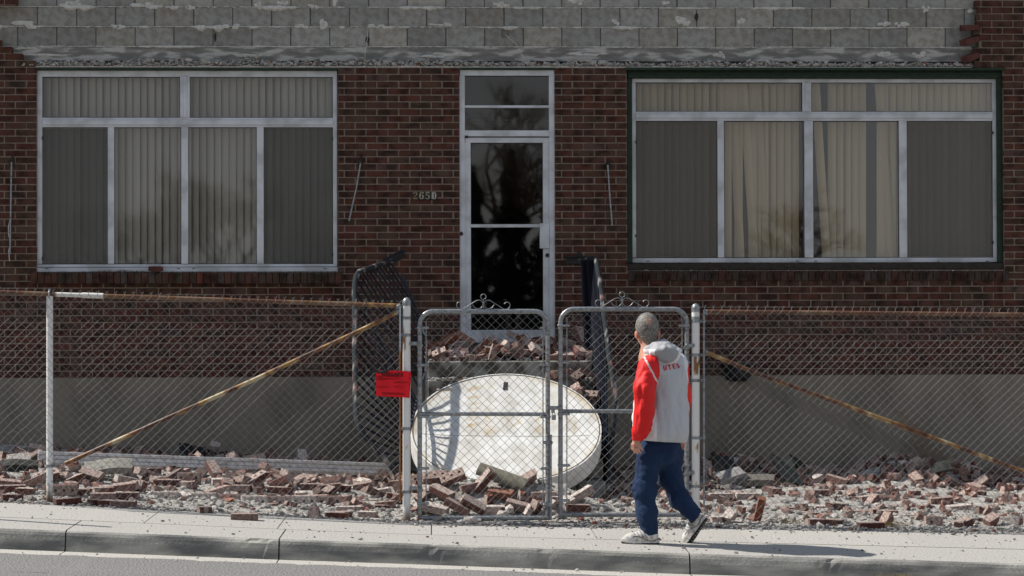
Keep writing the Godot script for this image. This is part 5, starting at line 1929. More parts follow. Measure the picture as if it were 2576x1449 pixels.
func gate(x0: float, x1: float, y0: float, y1: float, ym: float, left: bool, label: String) -> void:
	var z := ZF
	var o := thing("chain_link_gate", label, "gate", W((x0 + x1) * 0.5, y1, z))
	var at := o.position
	var rr := 34.0
	var pts := [W(x0, y1, z)]
	for i in 9:
		var a := PI - PI * 0.5 * i / 8.0
		pts.append(W(x0 + rr + cos(a) * rr, y0 + rr - sin(a) * rr, z))
	for i in 9:
		var a := PI * 0.5 - PI * 0.5 * i / 8.0
		pts.append(W(x1 - rr + cos(a) * rr, y0 + rr - sin(a) * rr, z))
	pts.append(W(x1, y1, z))
	for i in pts.size(): pts[i] -= at
	var mb := MB.new()
	mb.tube(pts, 0.019, 12)
	mb.tube([pts[0] - Vector3(0.018, 0, 0), pts[pts.size() - 1] + Vector3(0.018, 0, 0)], 0.0185, 12)
	put("frame", mb, M.galv, o)
	mb = MB.new()
	mb.tube([W(x0, ym, z) - at, W(x1, ym + (1.0 if left else 0.0), z) - at], 0.0165, 12)
	put("middle_rail", mb, M.galv, o)
	for x in [x0 + 16.0, x1 - 12.0]:
		mb = MB.new()
		mb.tube([W(x, y0 + 24.0, z + 0.018) - at, W(x, y1 - 8.0, z + 0.018) - at], 0.005, 6)
		put("tension_bar", mb, M.galv, o)
		for t in [0.08, 0.26, 0.51, 0.76, 0.93]:
			mb = MB.new()
			var y := lerpf(y0, y1, t)
			var fx := x0 if x < (x0 + x1) * 0.5 else x1
			mb.cbox(Transform3D(Basis(), (W(x, y, z) + W(fx, y, z)) * 0.5 - at), Vector3(absf(x - fx) / 308.0 + 0.048, 0.02, 0.046), 0.004)
			put("tension_band", mb, M.galv, o)
	mb = link_mesh(W(x0 + 12, y0 + 1.0, z + 0.022) - at, W(x1 - 8, y0 + 1.0, z + 0.022) - at, W(x0 + 12, y1 - 2.0, z + 0.022) - at, W(x1 - 8, y1 - 2.0, z + 0.022) - at, false, func(s, t):
		var e := 0.0
		var ds := minf(s, 1.0 - s) * 1.03
		if ds < 0.1 and t < 0.06: e = (0.1 - ds) * (0.1 - ds) * 7.0
		return Vector3(0.003 * nz.get_noise_2d(s * 90.0, t * 140.0 + x0), -e * smoothstep(0.06, 0.0, t) + 0.004 * nz.get_noise_2d(s * 90.0 + x0, t * 140.0), 0))
	put("wire_mesh", mb, M.wire, o)
	# wire scroll
	var c := Vector2((x0 + x1) * 0.5 - 1.0 + (0.0 if left else 0.0), y0 - 5.0)
	if not left: c.x = 1565.0
	else: c.x = 1216.0
	mb = MB.new()
	var k := 0.3427
	var ring := []
	for i in 17:
		ring.append(W(c.x + cos(TAU * i / 16.0 + PI * 0.5) * 20.0 * k, c.y + (-92.0 - sin(TAU * i / 16.0 + PI * 0.5) * 20.0) * k, z) - at)
	mb.tube(ring, 0.0036, 6, false)
	mb.tube([W(c.x, c.y - 72 * k, z) - at, W(c.x, c.y - 4 * k, z) - at], 0.005, 6)
	for s in [-1.0, 1.0]:
		for set_ in [[[4, -40], [10, -56], [24, -66], [42, -66], [60, -58], [95, -36], [140, -8], [158, 1], [174, 0], [190, -12], [196, -30], [190, -46], [176, -53], [162, -48], [154, -38]],
				[[4, -40], [8, -22], [20, -9], [38, -4], [56, -8], [70, -20], [80, -34]]]:
			var q := []
			for p in set_:
				q.append(W(c.x + s * p[0] * k, c.y + p[1] * k, z) - at)
			mb.tube(spline(q, 4), 0.0034, 6)
	put("scroll_ornament", mb, M.galv, o)
	# hinges or latch
	mb = MB.new()
	var px := 1036.0 if left else 1742.0
	for y in ([861.0, 1225.0] if left else [866.0, 1185.0]):
		var hx := x0 if left else x1
		mb.cbox(Transform3D(Basis(), (W(px, y, z) + W(hx, y + 6.0, z)) * 0.5 + Vector3(0, 0, 0.012) - at), Vector3(absf(px - hx) / 308.0 + 0.03, 0.03, 0.05), 0.006)
		mb.cbox(Transform3D(Basis(), W(hx, y + 8.0, z) - at), Vector3(0.05, 0.026, 0.052), 0.005)
		put("hinge", mb, M.galv, o)
		mb = MB.new()
	if left:
		mb = MB.new()
		mb.tube([W(1386, 1100, z + 0.03) - at, W(1386, 1308, z + 0.03) - at], 0.0075, 8)
		mb.cbox(Transform3D(Basis(), W(1386, 1098, z + 0.03) - at), Vector3(0.02, 0.03, 0.02), 0.004)
		put("drop_rod", mb, M.galv, o)
		mb = MB.new()
		for y in [1113.0, 1270.0]:
			mb.cbox(Transform3D(Basis(), W(1378, y, z + 0.012) - at), Vector3(0.08, 0.026, 0.06), 0.005)
		put("rod_guide", mb, M.galv, o)
	else:
		mb = MB.new()
		mb.cbox(Transform3D(Basis(), W(1396, 1026, z + 0.01) - at), Vector3(0.13, 0.03, 0.05), 0.005)
		mb.cbox(Transform3D(Basis(), W(1391, 1031, z + 0.03) - at), Vector3(0.03, 0.05, 0.012), 0.004)
		put("latch", mb, M.galv, o)

func spline(p: Array, sub: int) -> Array:
	var out := []
	for i in p.size() - 1:
		for j in sub:
			out.append(p[i].cubic_interpolate(p[i + 1], p[maxi(i - 1, 0)], p[mini(i + 2, p.size() - 1)], float(j) / sub))
	out.append(p[p.size() - 1])
	return out

func build_notice() -> void:
	var z := ZF + 0.055
	var c := W(987, 964.5, z)
	var o := thing("notice", "bright red paper notice headed UNSAFE wired to the fence post", "notice", c)
	var turn := Basis.from_euler(Vector3(0, 0, -0.03))
	var w := 0.268
	var h := 0.208
	var mb := MB.new()
	mb.col = Color(0.82, 0.018, 0.028)
	var P := func(u: float, v: float, lift: float) -> Vector3:
		return turn * Vector3((u - 0.5) * w + (v - 0.5) * -0.012, (v - 0.5) * h, 0.01 * sin(u * 3.4) + 0.004 * cos(v * 4.0) + lift)
	for i in 12:
		for j in 6:
			mb.quad(P.call(i / 12.0, j / 6.0, 0), P.call((i + 1) / 12.0, j / 6.0, 0), P.call((i + 1) / 12.0, (j + 1) / 6.0, 0), P.call(i / 12.0, (j + 1) / 6.0, 0))
	put("sheet", mb, M.paper, o)
	mb = MB.new()
	mb.col = Color(0.82, 0.018, 0.028)
	mb.cbox(Transform3D(turn * Basis.from_euler(Vector3(0, 0, -0.03)), Vector3(0.012, -0.006, -0.012)), Vector3(w, h, 0.001), 0.0003)
	put("second_sheet", mb, M.matte, o)
	mb = MB.new()
	mb.cbox(Transform3D(turn * Basis.from_euler(Vector3(0, 0, -0.05)), Vector3(0.13, 0.0, -0.018)), Vector3(0.03, 0.18, 0.006), 0.002)
	put("backing_strip", mb, M.dark, o)
	mb = MB.new()
	var rib := spline([W(932, 936, z) - c, W(945, 934, z) - c, W(958, 936, z + 0.01) - c, W(977, 931.5, z + 0.012) - c], 4)
	mb.tube(rib, 0.011, 7, true, 0.011)
	mb.tube(spline([W(960, 936, z) - c, W(963, 925, z) - c, W(957, 920, z) - c], 3), 0.005, 6)
	mb.tube(spline([W(945, 935, z) - c, W(936, 938, z) - c, W(928, 942, z) - c], 3), 0.006, 6)
	put("black_tie", mb, M.dark, o)
	var f := SystemFont.new()
	f.font_names = PackedStringArray(["Droid Sans"])
	f.font_weight = 900
	var ink := mat(Color(0.02, 0.008, 0.008), 0.8)
	var lines := [["UNSAFE", 0.52, 0.865, 0.0185, 1.3], ["DO NOT ENTER OR OCCUPY", 0.52, 0.79, 0.0068, 1.0], ["(THIS PLACARD IS NOT A DEMOLITION ORDER)", 0.52, 0.765, 0.0028, 1.0],
		["WARNING:", 0.13, 0.74, 0.0045, 1.0], ["This structure has been inspected, found to", 0.26, 0.70, 0.0036, 1.0], ["be seriously damaged and is unsafe to occupy,", 0.27, 0.665, 0.0036, 1.0], ["as described below:", 0.17, 0.63, 0.0036, 1.0],
		["Date ____________", 0.72, 0.73, 0.0045, 1.0], ["Time ____________", 0.72, 0.67, 0.0045, 1.0], ["(Caution: Aftershocks since inspection", 0.75, 0.57, 0.0036, 1.0], ["may increase damage and risk.)", 0.73, 0.535, 0.0036, 1.0],
		["____________________", 0.27, 0.55, 0.0045, 1.0], ["____________________", 0.27, 0.48, 0.0045, 1.0], ["____________________", 0.27, 0.41, 0.0045, 1.0], ["Facility Name and Address:", 0.2, 0.35, 0.0042, 1.0], ["____________________", 0.27, 0.29, 0.0045, 1.0],
		["____________________", 0.75, 0.45, 0.0045, 1.0], ["Inspector ID / Agency:", 0.7, 0.37, 0.0042, 1.0], ["____________________", 0.75, 0.31, 0.0045, 1.0],
		["Do Not Remove this Placard until", 0.52, 0.13, 0.0056, 1.0], ["Authorized by Governing Authority", 0.52, 0.08, 0.0056, 1.0]]
	for l in lines:
		var t := TextMesh.new()
		t.text = l[0]
		t.font = f
		t.font_size = 24
		t.pixel_size = l[3] / 12.0
		t.depth = 0.0008
		t.material = ink
		t.curve_step = 4.0
		var q := put_mesh("heading" if l[0] == "UNSAFE" else "print_line", t, o)
		q.transform = Transform3D(turn * Basis.from_scale(Vector3(l[4], 1, 1)), P.call(l[1], l[2], 0.0035))

# ---------------------------------------------------------------- the walking man
var man: Node3D
var zm := 6.1

func J(px: float, py: float, dz := 0.0) -> Vector3:
	return W(px, py, zm + dz) - man.position

func shoe(parent: Node3D, t: Transform3D) -> void:
	var f := Field.new()
	f.cap(Vector3(-0.045, 0.052, 0), Vector3(-0.13, 0.058, 0), 0.04, 0.041, 0.03)
	f.cap(Vector3(-0.13, 0.058, 0), Vector3(-0.215, 0.042, 0), 0.041, 0.037, 0.03)
	f.cap(Vector3(-0.215, 0.042, 0), Vector3(-0.25, 0.036, 0), 0.037, 0.029, 0.03)
	f.cap(Vector3(-0.055, 0.07, 0), Vector3(-0.05, 0.115, 0), 0.042, 0.04, 0.03)
	f.cut(Vector3(0, -1, 0), Vector3(0, 0.022, 0))
	f.cut(Vector3(0.2, 1, 0).normalized(), Vector3(-0.05, 0.125, 0))
	var mb := MB.new()
	net(f, Vector3(-0.3, 0.0, -0.07), Vector3(0.02, 0.16, 0.07), 0.006, func(p: Vector3) -> Color:
		var c := Color(0.66, 0.66, 0.65)
		var line := 0.045 + 0.02 * sin(p.x * 26.0)
		if absf(p.y - line) < 0.0035 and p.x > -0.2: c = Color(0.08, 0.09, 0.11)
		for s in [-0.1, -0.125, -0.15, -0.175]:
			if absf(p.x - s + (p.y - 0.06) * 0.5) < 0.004 and p.y > line + 0.006: c = Color(0.22, 0.24, 0.27)
		if p.x < -0.235: c = Color(0.55, 0.55, 0.54)
		return c * (0.95 + 0.1 * nz.get_noise_3dv(p * 300.0)), mb)
	for i in mb.v.size():
		mb.v[i] = t * mb.v[i]
		mb.n[i] = t.basis * mb.n[i]
	put("shoe", mb, M.matte, parent)
	mb = MB.new()
	var prof := []
	for i in 33:
		var a := TAU * i / 32.0
		var x := -0.141 + 0.146 * cos(a)
		var u := clampf((0.005 - x) / 0.292, 0.0, 1.0)
		var w := (0.037 + 0.012 * sin(clampf((u - 0.45) / 0.5, 0.0, 1.0) * PI) - 0.006 * sin(clampf(u / 0.6, 0, 1) * PI)) * pow(absf(sin(a)), 0.55) * signf(sin(a))
		prof.append(Vector2(x, w))
	for lay in [[0.0, 0.011, Color(0.03, 0.03, 0.032), 0.97], [0.011, 0.032, Color(0.62, 0.61, 0.6), 1.02]]:
		mb.col = lay[2]
		for i in 32:
			var p: Vector2 = prof[i]
			var q: Vector2 = prof[i + 1]
			var spring := func(x: float) -> float: return 0.016 * pow(clampf((-x - 0.2) / 0.09, 0, 1), 2.0)
			var b0 := Vector3(p.x, lay[0] + spring.call(p.x), p.y * lay[3])
			var b1 := Vector3(q.x, lay[0] + spring.call(q.x), q.y * lay[3])
			var t0 := Vector3(p.x, lay[1] + spring.call(p.x), p.y * lay[3])
			var t1 := Vector3(q.x, lay[1] + spring.call(q.x), q.y * lay[3])
			mb.quad(t * b1, t * b0, t * t0, t * t1)
			mb.tri(t * Vector3(-0.14, lay[1], 0), t * t1, t * t0)
			mb.tri(t * Vector3(-0.14, lay[0], 0), t * b0, t * b1)
	mb.col = Color(0.3, 0.3, 0.3)      # tread bars under the sole
	for i in 9:
		var x := -0.03 - i * 0.026
		mb.cbox(t * Transform3D(Basis.from_euler(Vector3(0, 0.3, 0)), Vector3(x, 0.0 + 0.016 * pow(clampf((-x - 0.2) / 0.09, 0, 1), 2.0), 0)), Vector3(0.007, 0.005, 0.05), 0.001)
	put("shoe_sole", mb, M.matte, parent)

func build_man() -> void:
	var foot := G(1618, 1368.5, false)
	zm = foot.z - 0.07
	man = thing("person", "man in red and grey hooded jacket and jeans walking left, looking towards the building", "person", Vector3(W(1650, 1362, zm).x, ground(W(1650, 1362, zm).x, zm) + 0.004, zm))
	var fold := FastNoiseLite.new()
	fold.seed = 5
	fold.frequency = 1.0
	fold.fractal_octaves = 3
	var crease := FastNoiseLite.new()
	crease.seed = 17
	crease.frequency = 1.0
	crease.fractal_type = FastNoiseLite.FRACTAL_RIDGED
	crease.fractal_octaves = 2
	# the body under the clothes: head, neck, trunk, arms, legs in one skin
	var skin := Color(0.46, 0.235, 0.165)
	var f := Field.new()
	f.ell(J(1628, 822, 0), Vector3(0.083, 0.102, 0.095), 0.03)
	f.ell(J(1621, 846, -0.05), Vector3(0.056, 0.07, 0.062), 0.03)
	f.ell(J(1619, 838, -0.122), Vector3(0.013, 0.024, 0.022), 0.015)
	f.ell(J(1618, 824, -0.092), Vector3(0.052, 0.012, 0.016), 0.015)
	f.ell(J(1618, 853, -0.105), Vector3(0.024, 0.009, 0.014), 0.01)
	f.ell(J(1601, 843, 0.0), Vector3(0.011, 0.033, 0.02), 0.012, Basis.from_euler(Vector3(-0.15, 0.35, 0.12)))
	f.ell(J(1657, 842, -0.02), Vector3(0.01, 0.031, 0.019), 0.012, Basis.from_euler(Vector3(-0.1, -0.3, -0.12)))
	f.cap(J(1630, 852, -0.005), J(1640, 900, 0.0), 0.058, 0.064, 0.03)
	f.cap(J(1640, 905, 0), J(1665, 1010, 0), 0.1, 0.14, 0.06)
	f.cap(J(1665, 1010, 0), J(1662, 1100, 0), 0.13, 0.105, 0.04)
	f.cap(J(1634, 918, 0.09), J(1708, 915, -0.09), 0.06, 0.06, 0.05)
	f.cap(J(1632, 922, 0.13), J(1622, 1020, 0.19), 0.048, 0.038, 0.03)
	f.cap(J(1622, 1020, 0.19), J(1604, 1106, 0.15), 0.036, 0.026, 0.03)
	f.cap(J(1712, 920, -0.12), J(1722, 1010, -0.17), 0.048, 0.038, 0.03)
	f.cap(J(1722, 1010, -0.17), J(1716, 1095, -0.2), 0.036, 0.026, 0.03)
	f.cap(J(1638, 1130, 0.06), J(1624, 1230, 0.08), 0.085, 0.055, 0.04)
	f.cap(J(1624, 1230, 0.08), J(1638, 1345, 0.07), 0.055, 0.036, 0.04)
	f.cap(J(1684, 1130, -0.06), J(1692, 1215, -0.05), 0.085, 0.055, 0.04)
	f.cap(J(1692, 1215, -0.05), J(1752, 1300, 0.0), 0.055, 0.036, 0.04)
	var mb := MB.new()
	var flesh := func(p: Vector3) -> Color:
		var s := scr(p + man.position)
		var k := 1.0 + 0.14 * nz.get_noise_3dv(p * 240.0)
		var c := skin * k
		if s.y > 833 and s.y < 858 and (s.x < 1605 or s.x > 1653): c = Color(0.5, 0.2, 0.15) * k
		if p.z < -0.09 and s.y > 849 and s.y < 857: c = Color(0.4, 0.16, 0.13)
		return c
	var top := J(1628, 822, 0)
	net(f, top - Vector3(0.13, 0.26, 0.17), top + Vector3(0.13, 0.13, 0.14), 0.005, flesh, mb)
	net(f, J(1570, 1360, -0.32), J(1790, 897, 0.32), 0.024, flesh, mb)
	# left hand: palm, four bent fingers and a thumb
	var h := Field.new()
	h.cap(J(1604, 1100, 0.155), J(1602, 1108, 0.158), 0.027, 0.026, 0.02)
	for x in [1594.5, 1599.0, 1603.5, 1608.0]:
		h.cap(J(1602, 1106, 0.158), J(x, 1120.5 - absf(x - 1600.0) * 0.25, 0.165), 0.018, 0.0115, 0.012)
	for q in [[[1594.5, 1119.5, 0.166], [1594.0, 1130, 0.166], [1597.0, 1138.5, 0.152]], [[1599.0, 1120.5, 0.168], [1600.0, 1132, 0.17], [1604.0, 1140.5, 0.155]], [[1603.5, 1119.8, 0.166], [1606.0, 1131, 0.169], [1610.5, 1139.0, 0.155]], [[1608.0, 1117.5, 0.16], [1612.0, 1126.5, 0.165], [1617.0, 1133.0, 0.154]]]:
		h.cap(J(q[0][0], q[0][1], q[0][2]), J(q[1][0], q[1][1], q[1][2]), 0.0098, 0.0088, 0.004)
		h.cap(J(q[1][0], q[1][1], q[1][2]), J(q[2][0], q[2][1], q[2][2]), 0.0088, 0.0075, 0.004)
	h.cap(J(1597, 1108, 0.15), J(1590.5, 1119, 0.135), 0.014, 0.0105, 0.01)
	h.cap(J(1590.5, 1119, 0.135), J(1590.5, 1130, 0.125), 0.0105, 0.0085, 0.004)
	net(h, J(1580, 1148, 0.08), J(1628, 1094, 0.21), 0.0034, func(p: Vector3) -> Color:
		return Color(0.5, 0.26, 0.19) * (1.0 + 0.25 * nz.get_noise_3dv(p * 500.0)), mb)
	# right hand, mostly hidden behind the coat
	h = Field.new()
	h.cap(J(1716, 1094, -0.2), J(1714, 1110, -0.2), 0.026, 0.03, 0.02)
	for i in 4:
		h.cap(J(1709 + i * 4, 1112, -0.2), J(1708 + i * 4, 1126, -0.205), 0.01, 0.009, 0.004)
		h.cap(J(1708 + i * 4, 1126, -0.205), J(1705 + i * 4, 1134 - i, -0.2), 0.009, 0.0075, 0.004)
	h.cap(J(1710, 1105, -0.19), J(1702, 1120, -0.2), 0.013, 0.009, 0.008)
	net(h, J(1692, 1144, -0.26), J(1738, 1086, -0.14), 0.005, func(_p: Vector3) -> Color: return skin, mb)
	put("body", mb, M.skin, man)
	mb = MB.new()
	mb.col = Color(0.6, 0.42, 0.14)
	var rg := []
	for i in 13: rg.append(J(1600, 1125.5, 0.169) + Vector3(cos(TAU * i / 12.0), 0.15 * cos(TAU * i / 12.0), sin(TAU * i / 12.0)) * 0.0102)
	mb.tube(rg, 0.0018, 5, false)
	put("ring", mb, M.galv, man)
	for e in [[1610, 831], [1629, 831]]:
		mb = MB.new()
		mb.col = Color(0.5, 0.48, 0.45)
		var g := Field.new()
		g.ell(J(e[0], e[1], -0.098), Vector3(0.011, 0.009, 0.008))
		net(g, J(e[0], e[1], -0.098) - Vector3.ONE * 0.016, J(e[0], e[1], -0.098) + Vector3.ONE * 0.016, 0.004, func(p: Vector3) -> Color:
			return Color(0.03, 0.025, 0.02) if (p - J(e[0], e[1], -0.108)).length() < 0.0055 else Color(0.55, 0.53, 0.5), mb)
		put("eye", mb, M.skin, man)
	# short grey hair, thin at the crown
	f = Field.new()
	f.ell(J(1628, 821.5, 0.002), Vector3(0.0885, 0.107, 0.1), 0.03)
	f.cap(J(1633, 850, 0.03), J(1636, 862, 0.035), 0.055, 0.045, 0.03)
	f.noise = fold
	f.amp = 0.0055
	f.squash = Vector3(160, 70, 160)
	f.cut(Vector3(-0.25, -0.35, -1).normalized(), J(1622, 826, -0.055))
	f.cut(Vector3(-0.35, -1, 0).normalized(), J(1632, 866, 0.05))
	for s in [[1597, 846, 0.0, 0.026], [1661, 845, -0.02, 0.024]]: pass
	mb = MB.new()
	net(f, top - Vector3(0.13, 0.2, 0.12), top + Vector3(0.13, 0.13, 0.14), 0.0042, func(p: Vector3) -> Color:
		var s := scr(p + man.position)
		var st := fold.get_noise_3d(p.x * 190.0, p.y * 60.0, p.z * 120.0)
		var k := clampf(0.5 + 1.1 * st, 0.0, 1.0)
		var c := Color(0.035, 0.03, 0.026).lerp(Color(0.3, 0.285, 0.26), k)
		c = c.lerp(Color(0.15, 0.12, 0.1), 0.5 * smoothstep(835, 862, s.y))
		var bald := smoothstep(13.0, 4.0, Vector2(s.x - 1634, (s.y - 809) * 0.9).length()) if p.z > -0.02 else 0.0
		return c.lerp(skin * 0.9, 0.65 * bald), mb)
	put("hair", mb, M.hair, man)
	# jacket
	var t := Field.new()
	t.cap(J(1676, 945, 0.0), J(1670, 1080, 0.0), 0.165, 0.2, 0.08)
	t.cap(J(1648, 950, -0.03), J(1640, 1060, -0.03), 0.12, 0.15, 0.1)
	t.cap(J(1638, 917, 0.1), J(1702, 914, -0.09), 0.078, 0.085, 0.08)
	t.cap(J(1640, 888, 0.0), J(1664, 915, 0.0), 0.07, 0.12, 0.06)
	var arm := Field.new()
	arm.cap(J(1634, 922, 0.12), J(1621, 980, 0.19), 0.09, 0.088, 0.04)
	arm.cap(J(1621, 980, 0.19), J(1622, 1035, 0.2), 0.088, 0.074, 0.04)
	arm.cap(J(1622, 1035, 0.2), J(1612, 1084, 0.175), 0.074, 0.07, 0.04)
	arm.cap(J(1612, 1084, 0.175), J(1605, 1103, 0.155), 0.066, 0.041, 0.02)
	var arm2 := Field.new()
	arm2.cap(J(1706, 920, -0.11), J(1720, 1000, -0.17), 0.086, 0.062, 0.04)
	arm2.cap(J(1720, 1000, -0.17), J(1716, 1090, -0.2), 0.062, 0.05, 0.04)
	f = Field.new()
	for s in [t, arm, arm2]:
		for i in s.a.size(): f.cap(s.a[i], s.b[i], s.ra[i], s.rb[i], s.k[i] if s == t else 0.022)
	f.noise = crease
	f.amp = 0.013
	f.squash = Vector3(7.5, 3.0, 7.5)
	f.cut(Vector3(-0.06, -1, 0).normalized(), J(1680, 1110, 0))
	f.cut(Vector3(-0.35, -0.94, 0).normalized(), J(1605, 1107, 0.15))
	f.pn.remove_at(1)
	f.pd.remove_at(1)
	mb = MB.new()
	var cuff := J(1604, 1107, 0.15)
	net(f, J(1560, 1116, -0.36), J(1765, 868, 0.36), 0.008, func(p: Vector3) -> Color:
		var s := scr(p + man.position)
		var da := minf(arm.d(p), arm2.d(p))
		var red := da < t.d(p) - 0.004
		var seam := s.x - (1609.0 + 0.53 * (s.y - 880.0))
		if p.z > 0.0 and s.y < 968.0 and s.y > 870.0:
			if seam < 0.0: red = true
			elif seam < 4.0: return Color(0.66, 0.66, 0.68)
		if red:
			return Color(0.66, 0.012, 0.012)
		if p.z < 0.03 and s.x < 1625.0: return Color(0.62, 0.62, 0.62)
		if s.x < 1652.0 and s.y > 1030.0: return Color(0.66, 0.65, 0.66)
		var yoke := s.x - (1722.0 + 0.2 * (s.y - 920.0))
		if s.y < 985.0 and yoke > 0.0 and p.z > -0.2: return Color(0.62, 0.62, 0.65)
		return Color(0.45, 0.46, 0.485), mb)
	put("jacket", mb, M.cloth, man)
	# the hem band and cuff
	# hood lying on the back
	f = Field.new()
	f.ell(J(1677, 890, 0.1), Vector3(0.108, 0.09, 0.1), 0.03)
	f.ell(J(1660, 880, 0.06), Vector3(0.1, 0.06, 0.1), 0.04)
	var col := [J(1620, 894, -0.02), J(1629, 881, 0.06), J(1646, 869, 0.09), J(1668, 864, 0.06), J(1676, 868, 0.0)]
	for i in 4: f.cap(col[i], col[i + 1], 0.024, 0.024, 0.015)
	f.cap(J(1642, 886, 0.15), J(1674, 876, 0.2), 0.024, 0.02, 0.02)
	f.cap(J(1674, 876, 0.2), J(1706, 884, 0.14), 0.02, 0.024, 0.02)
	f.noise = fold
	f.amp = 0.016
	f.squash = Vector3(9, 7, 9)
	mb = MB.new()
	net(f, J(1590, 935, -0.12), J(1730, 845, 0.26), 0.0065, func(p: Vector3) -> Color:
		var s := scr(p + man.position)
		var q := Vector2((s.x - 1677.0) / 36.0, (s.y - 888.0) / 31.0)
		if q.length() > 0.83 and q.y > -0.3 and p.z > 0.0: return Color(0.68, 0.68, 0.7)
		return Color(0.31, 0.315, 0.335), mb)
	put("hood", mb, M.cloth, man)
	# the letters across the back
	var fnt := SystemFont.new()
	fnt.font_names = PackedStringArray(["Droid Sans"])
	fnt.font_weight = 800
	fnt.font_italic = false
	var red := mat(Color(0.5, 0.012, 0.015), 0.7)
	var jac := Field.new()
	for s in [t, arm, arm2]:
		for i in s.a.size(): jac.cap(s.a[i], s.b[i], s.ra[i], s.rb[i], s.k[i] if s == t else 0.022)
	jac.noise = crease
	jac.amp = 0.013
	jac.squash = Vector3(7.5, 3.0, 7.5)
	var word := "UTES"
	for i in 4:
		var px: float = [1672.5, 1684.0, 1695.0, 1705.5][i]
		var py: float = [925.5, 924.0, 922.0, 920.5][i]
		var p := J(px, py, 0.4)
		var guard := 0
		while jac.d(p) > 0.0005 and guard < 300:
			p = J(px, py, 0.4 - guard * 0.0025)
			guard += 1
		var nrm := jac.grad(p)
		var tm := TextMesh.new()
		tm.text = word[i]
		tm.font = fnt
		tm.font_size = 24
		tm.pixel_size = 0.0021
		tm.depth = 0.004
		tm.material = red
		var o := put_mesh("letter", tm, man)
		var xa := Vector3.UP.cross(nrm).normalized()
		var ya := nrm.cross(xa).normalized()
		o.transform = Transform3D(Basis(xa, ya, nrm) * Basis.from_euler(Vector3(0, 0, 0.1)) * Basis.from_scale(Vector3(1.0, 1.05, 1.0)), p + nrm * 0.003)
	# jeans
	f = Field.new()
	f.cap(J(1664, 1108, 0), J(1661, 1132, 0), 0.148, 0.142, 0.06)
	f.cap(J(1634, 1140, 0.06), J(1621, 1232, 0.08), 0.104, 0.088, 0.05)
	f.cap(J(1621, 1232, 0.08), J(1627, 1292, 0.08), 0.088, 0.08, 0.04)
	f.cap(J(1627, 1292, 0.08), J(1637, 1352, 0.075), 0.08, 0.068, 0.04)
	f.cap(J(1686, 1140, -0.06), J(1687, 1204, -0.05), 0.1, 0.088, 0.05)
	f.cap(J(1687, 1204, -0.05), J(1711, 1256, -0.03), 0.086, 0.076, 0.04)
	f.cap(J(1711, 1256, -0.03), J(1753, 1302, 0.0), 0.076, 0.066, 0.04)
	f.noise = fold
	f.noise = crease
	f.amp = 0.011
	f.squash = Vector3(6, 8.5, 6)
	f.cut(Vector3(0, -1, 0), J(1637, 1347, 0.075))
	f.cut(Vector3(0.78, -0.62, 0).normalized(), J(1753, 1300, 0.0))
	mb = MB.new()
	net(f, J(1570, 1356, -0.26), J(1790, 1098, 0.26), 0.008, func(p: Vector3) -> Color:
		var s := scr(p + man.position)
		var c := Color(0.008, 0.026, 0.075)
		var seam := 1612.0 + 0.0 * s.y
		if s.y > 1235.0: seam = 1608.0 + (s.y - 1235.0) * 0.12
		else: seam = 1608.0 + pow((1235.0 - s.y) / 120.0, 2.0) * 10.0
		if p.z > 0.04 and absf(s.x - seam) < 1.0 and s.y < 1330.0: c = Color(0.03, 0.05, 0.11)
		var wear := nz2.get_noise_3d(p.x * 120.0, p.y * 90.0, p.z * 120.0)
		c = c.lerp(Color(0.02, 0.05, 0.13), clampf(0.35 + wear, 0.0, 0.8) * 0.6)
		return c, mb)
	put("jeans", mb, M.denim, man)
	shoe(man, Transform3D(Basis.from_euler(Vector3(0, 0.06, 0)), J(1657, 1368.5, 0.085)))
	shoe(man, Transform3D(Basis(Vector3.UP, -0.5) * Basis(Vector3(0, 0, 1), 0.94), J(1779, 1306, 0.02)))

func build_street_post() -> void:
	var tip := G(235, 1325, false)
	var h := 2.4
	var x := tip.x - 1.64 / 1.81 * h
	var z := tip.z - 0.35 / 1.81 * h
	var o := thing("street_post", "grey street post beyond the photo's left edge, throwing a thin shadow", "post", Vector3(x, ground(x, z), z))
	var mb := MB.new()
	mb.tube([Vector3(0, -0.1, 0), Vector3(0, h, 0)], 0.03, 12)
	put("pole", mb, M.galv, o)
	mb = MB.new()
	mb.lathe(Vector3(0, h - 0.01, 0), [Vector2(0.034, 0), Vector2(0.034, 0.02), Vector2(0.02, 0.035), Vector2(0.001, 0.04)], 12)
	put("cap", mb, M.galv, o)

# ---------------------------------------------------------------- trees across the street, seen in the glass
func tree(label: String, at: Vector3, h: float, sd: int, dense: int, c: Color) -> void:
	var r := RandomNumberGenerator.new()
	r.seed = sd
	var o := thing("bare_tree", label, "tree", at, "bare trees across the street")
	var trunk := MB.new()
	trunk.col = c
	var crown := MB.new()
	crown.col = c
	trunk.tube([Vector3(0, -0.4, 0), Vector3(0.1, h * 0.08, 0), Vector3(0, h * 0.17, 0.1)], h * 0.03, 8, true, h * 0.022)
	grow(crown, Vector3(0, h * 0.16, 0.1), Vector3(0, 1, 0), h * 0.2, h * 0.021, dense, r)
	put("trunk", trunk, M.bark, o)
	put("crown", crown, M.bark, o)

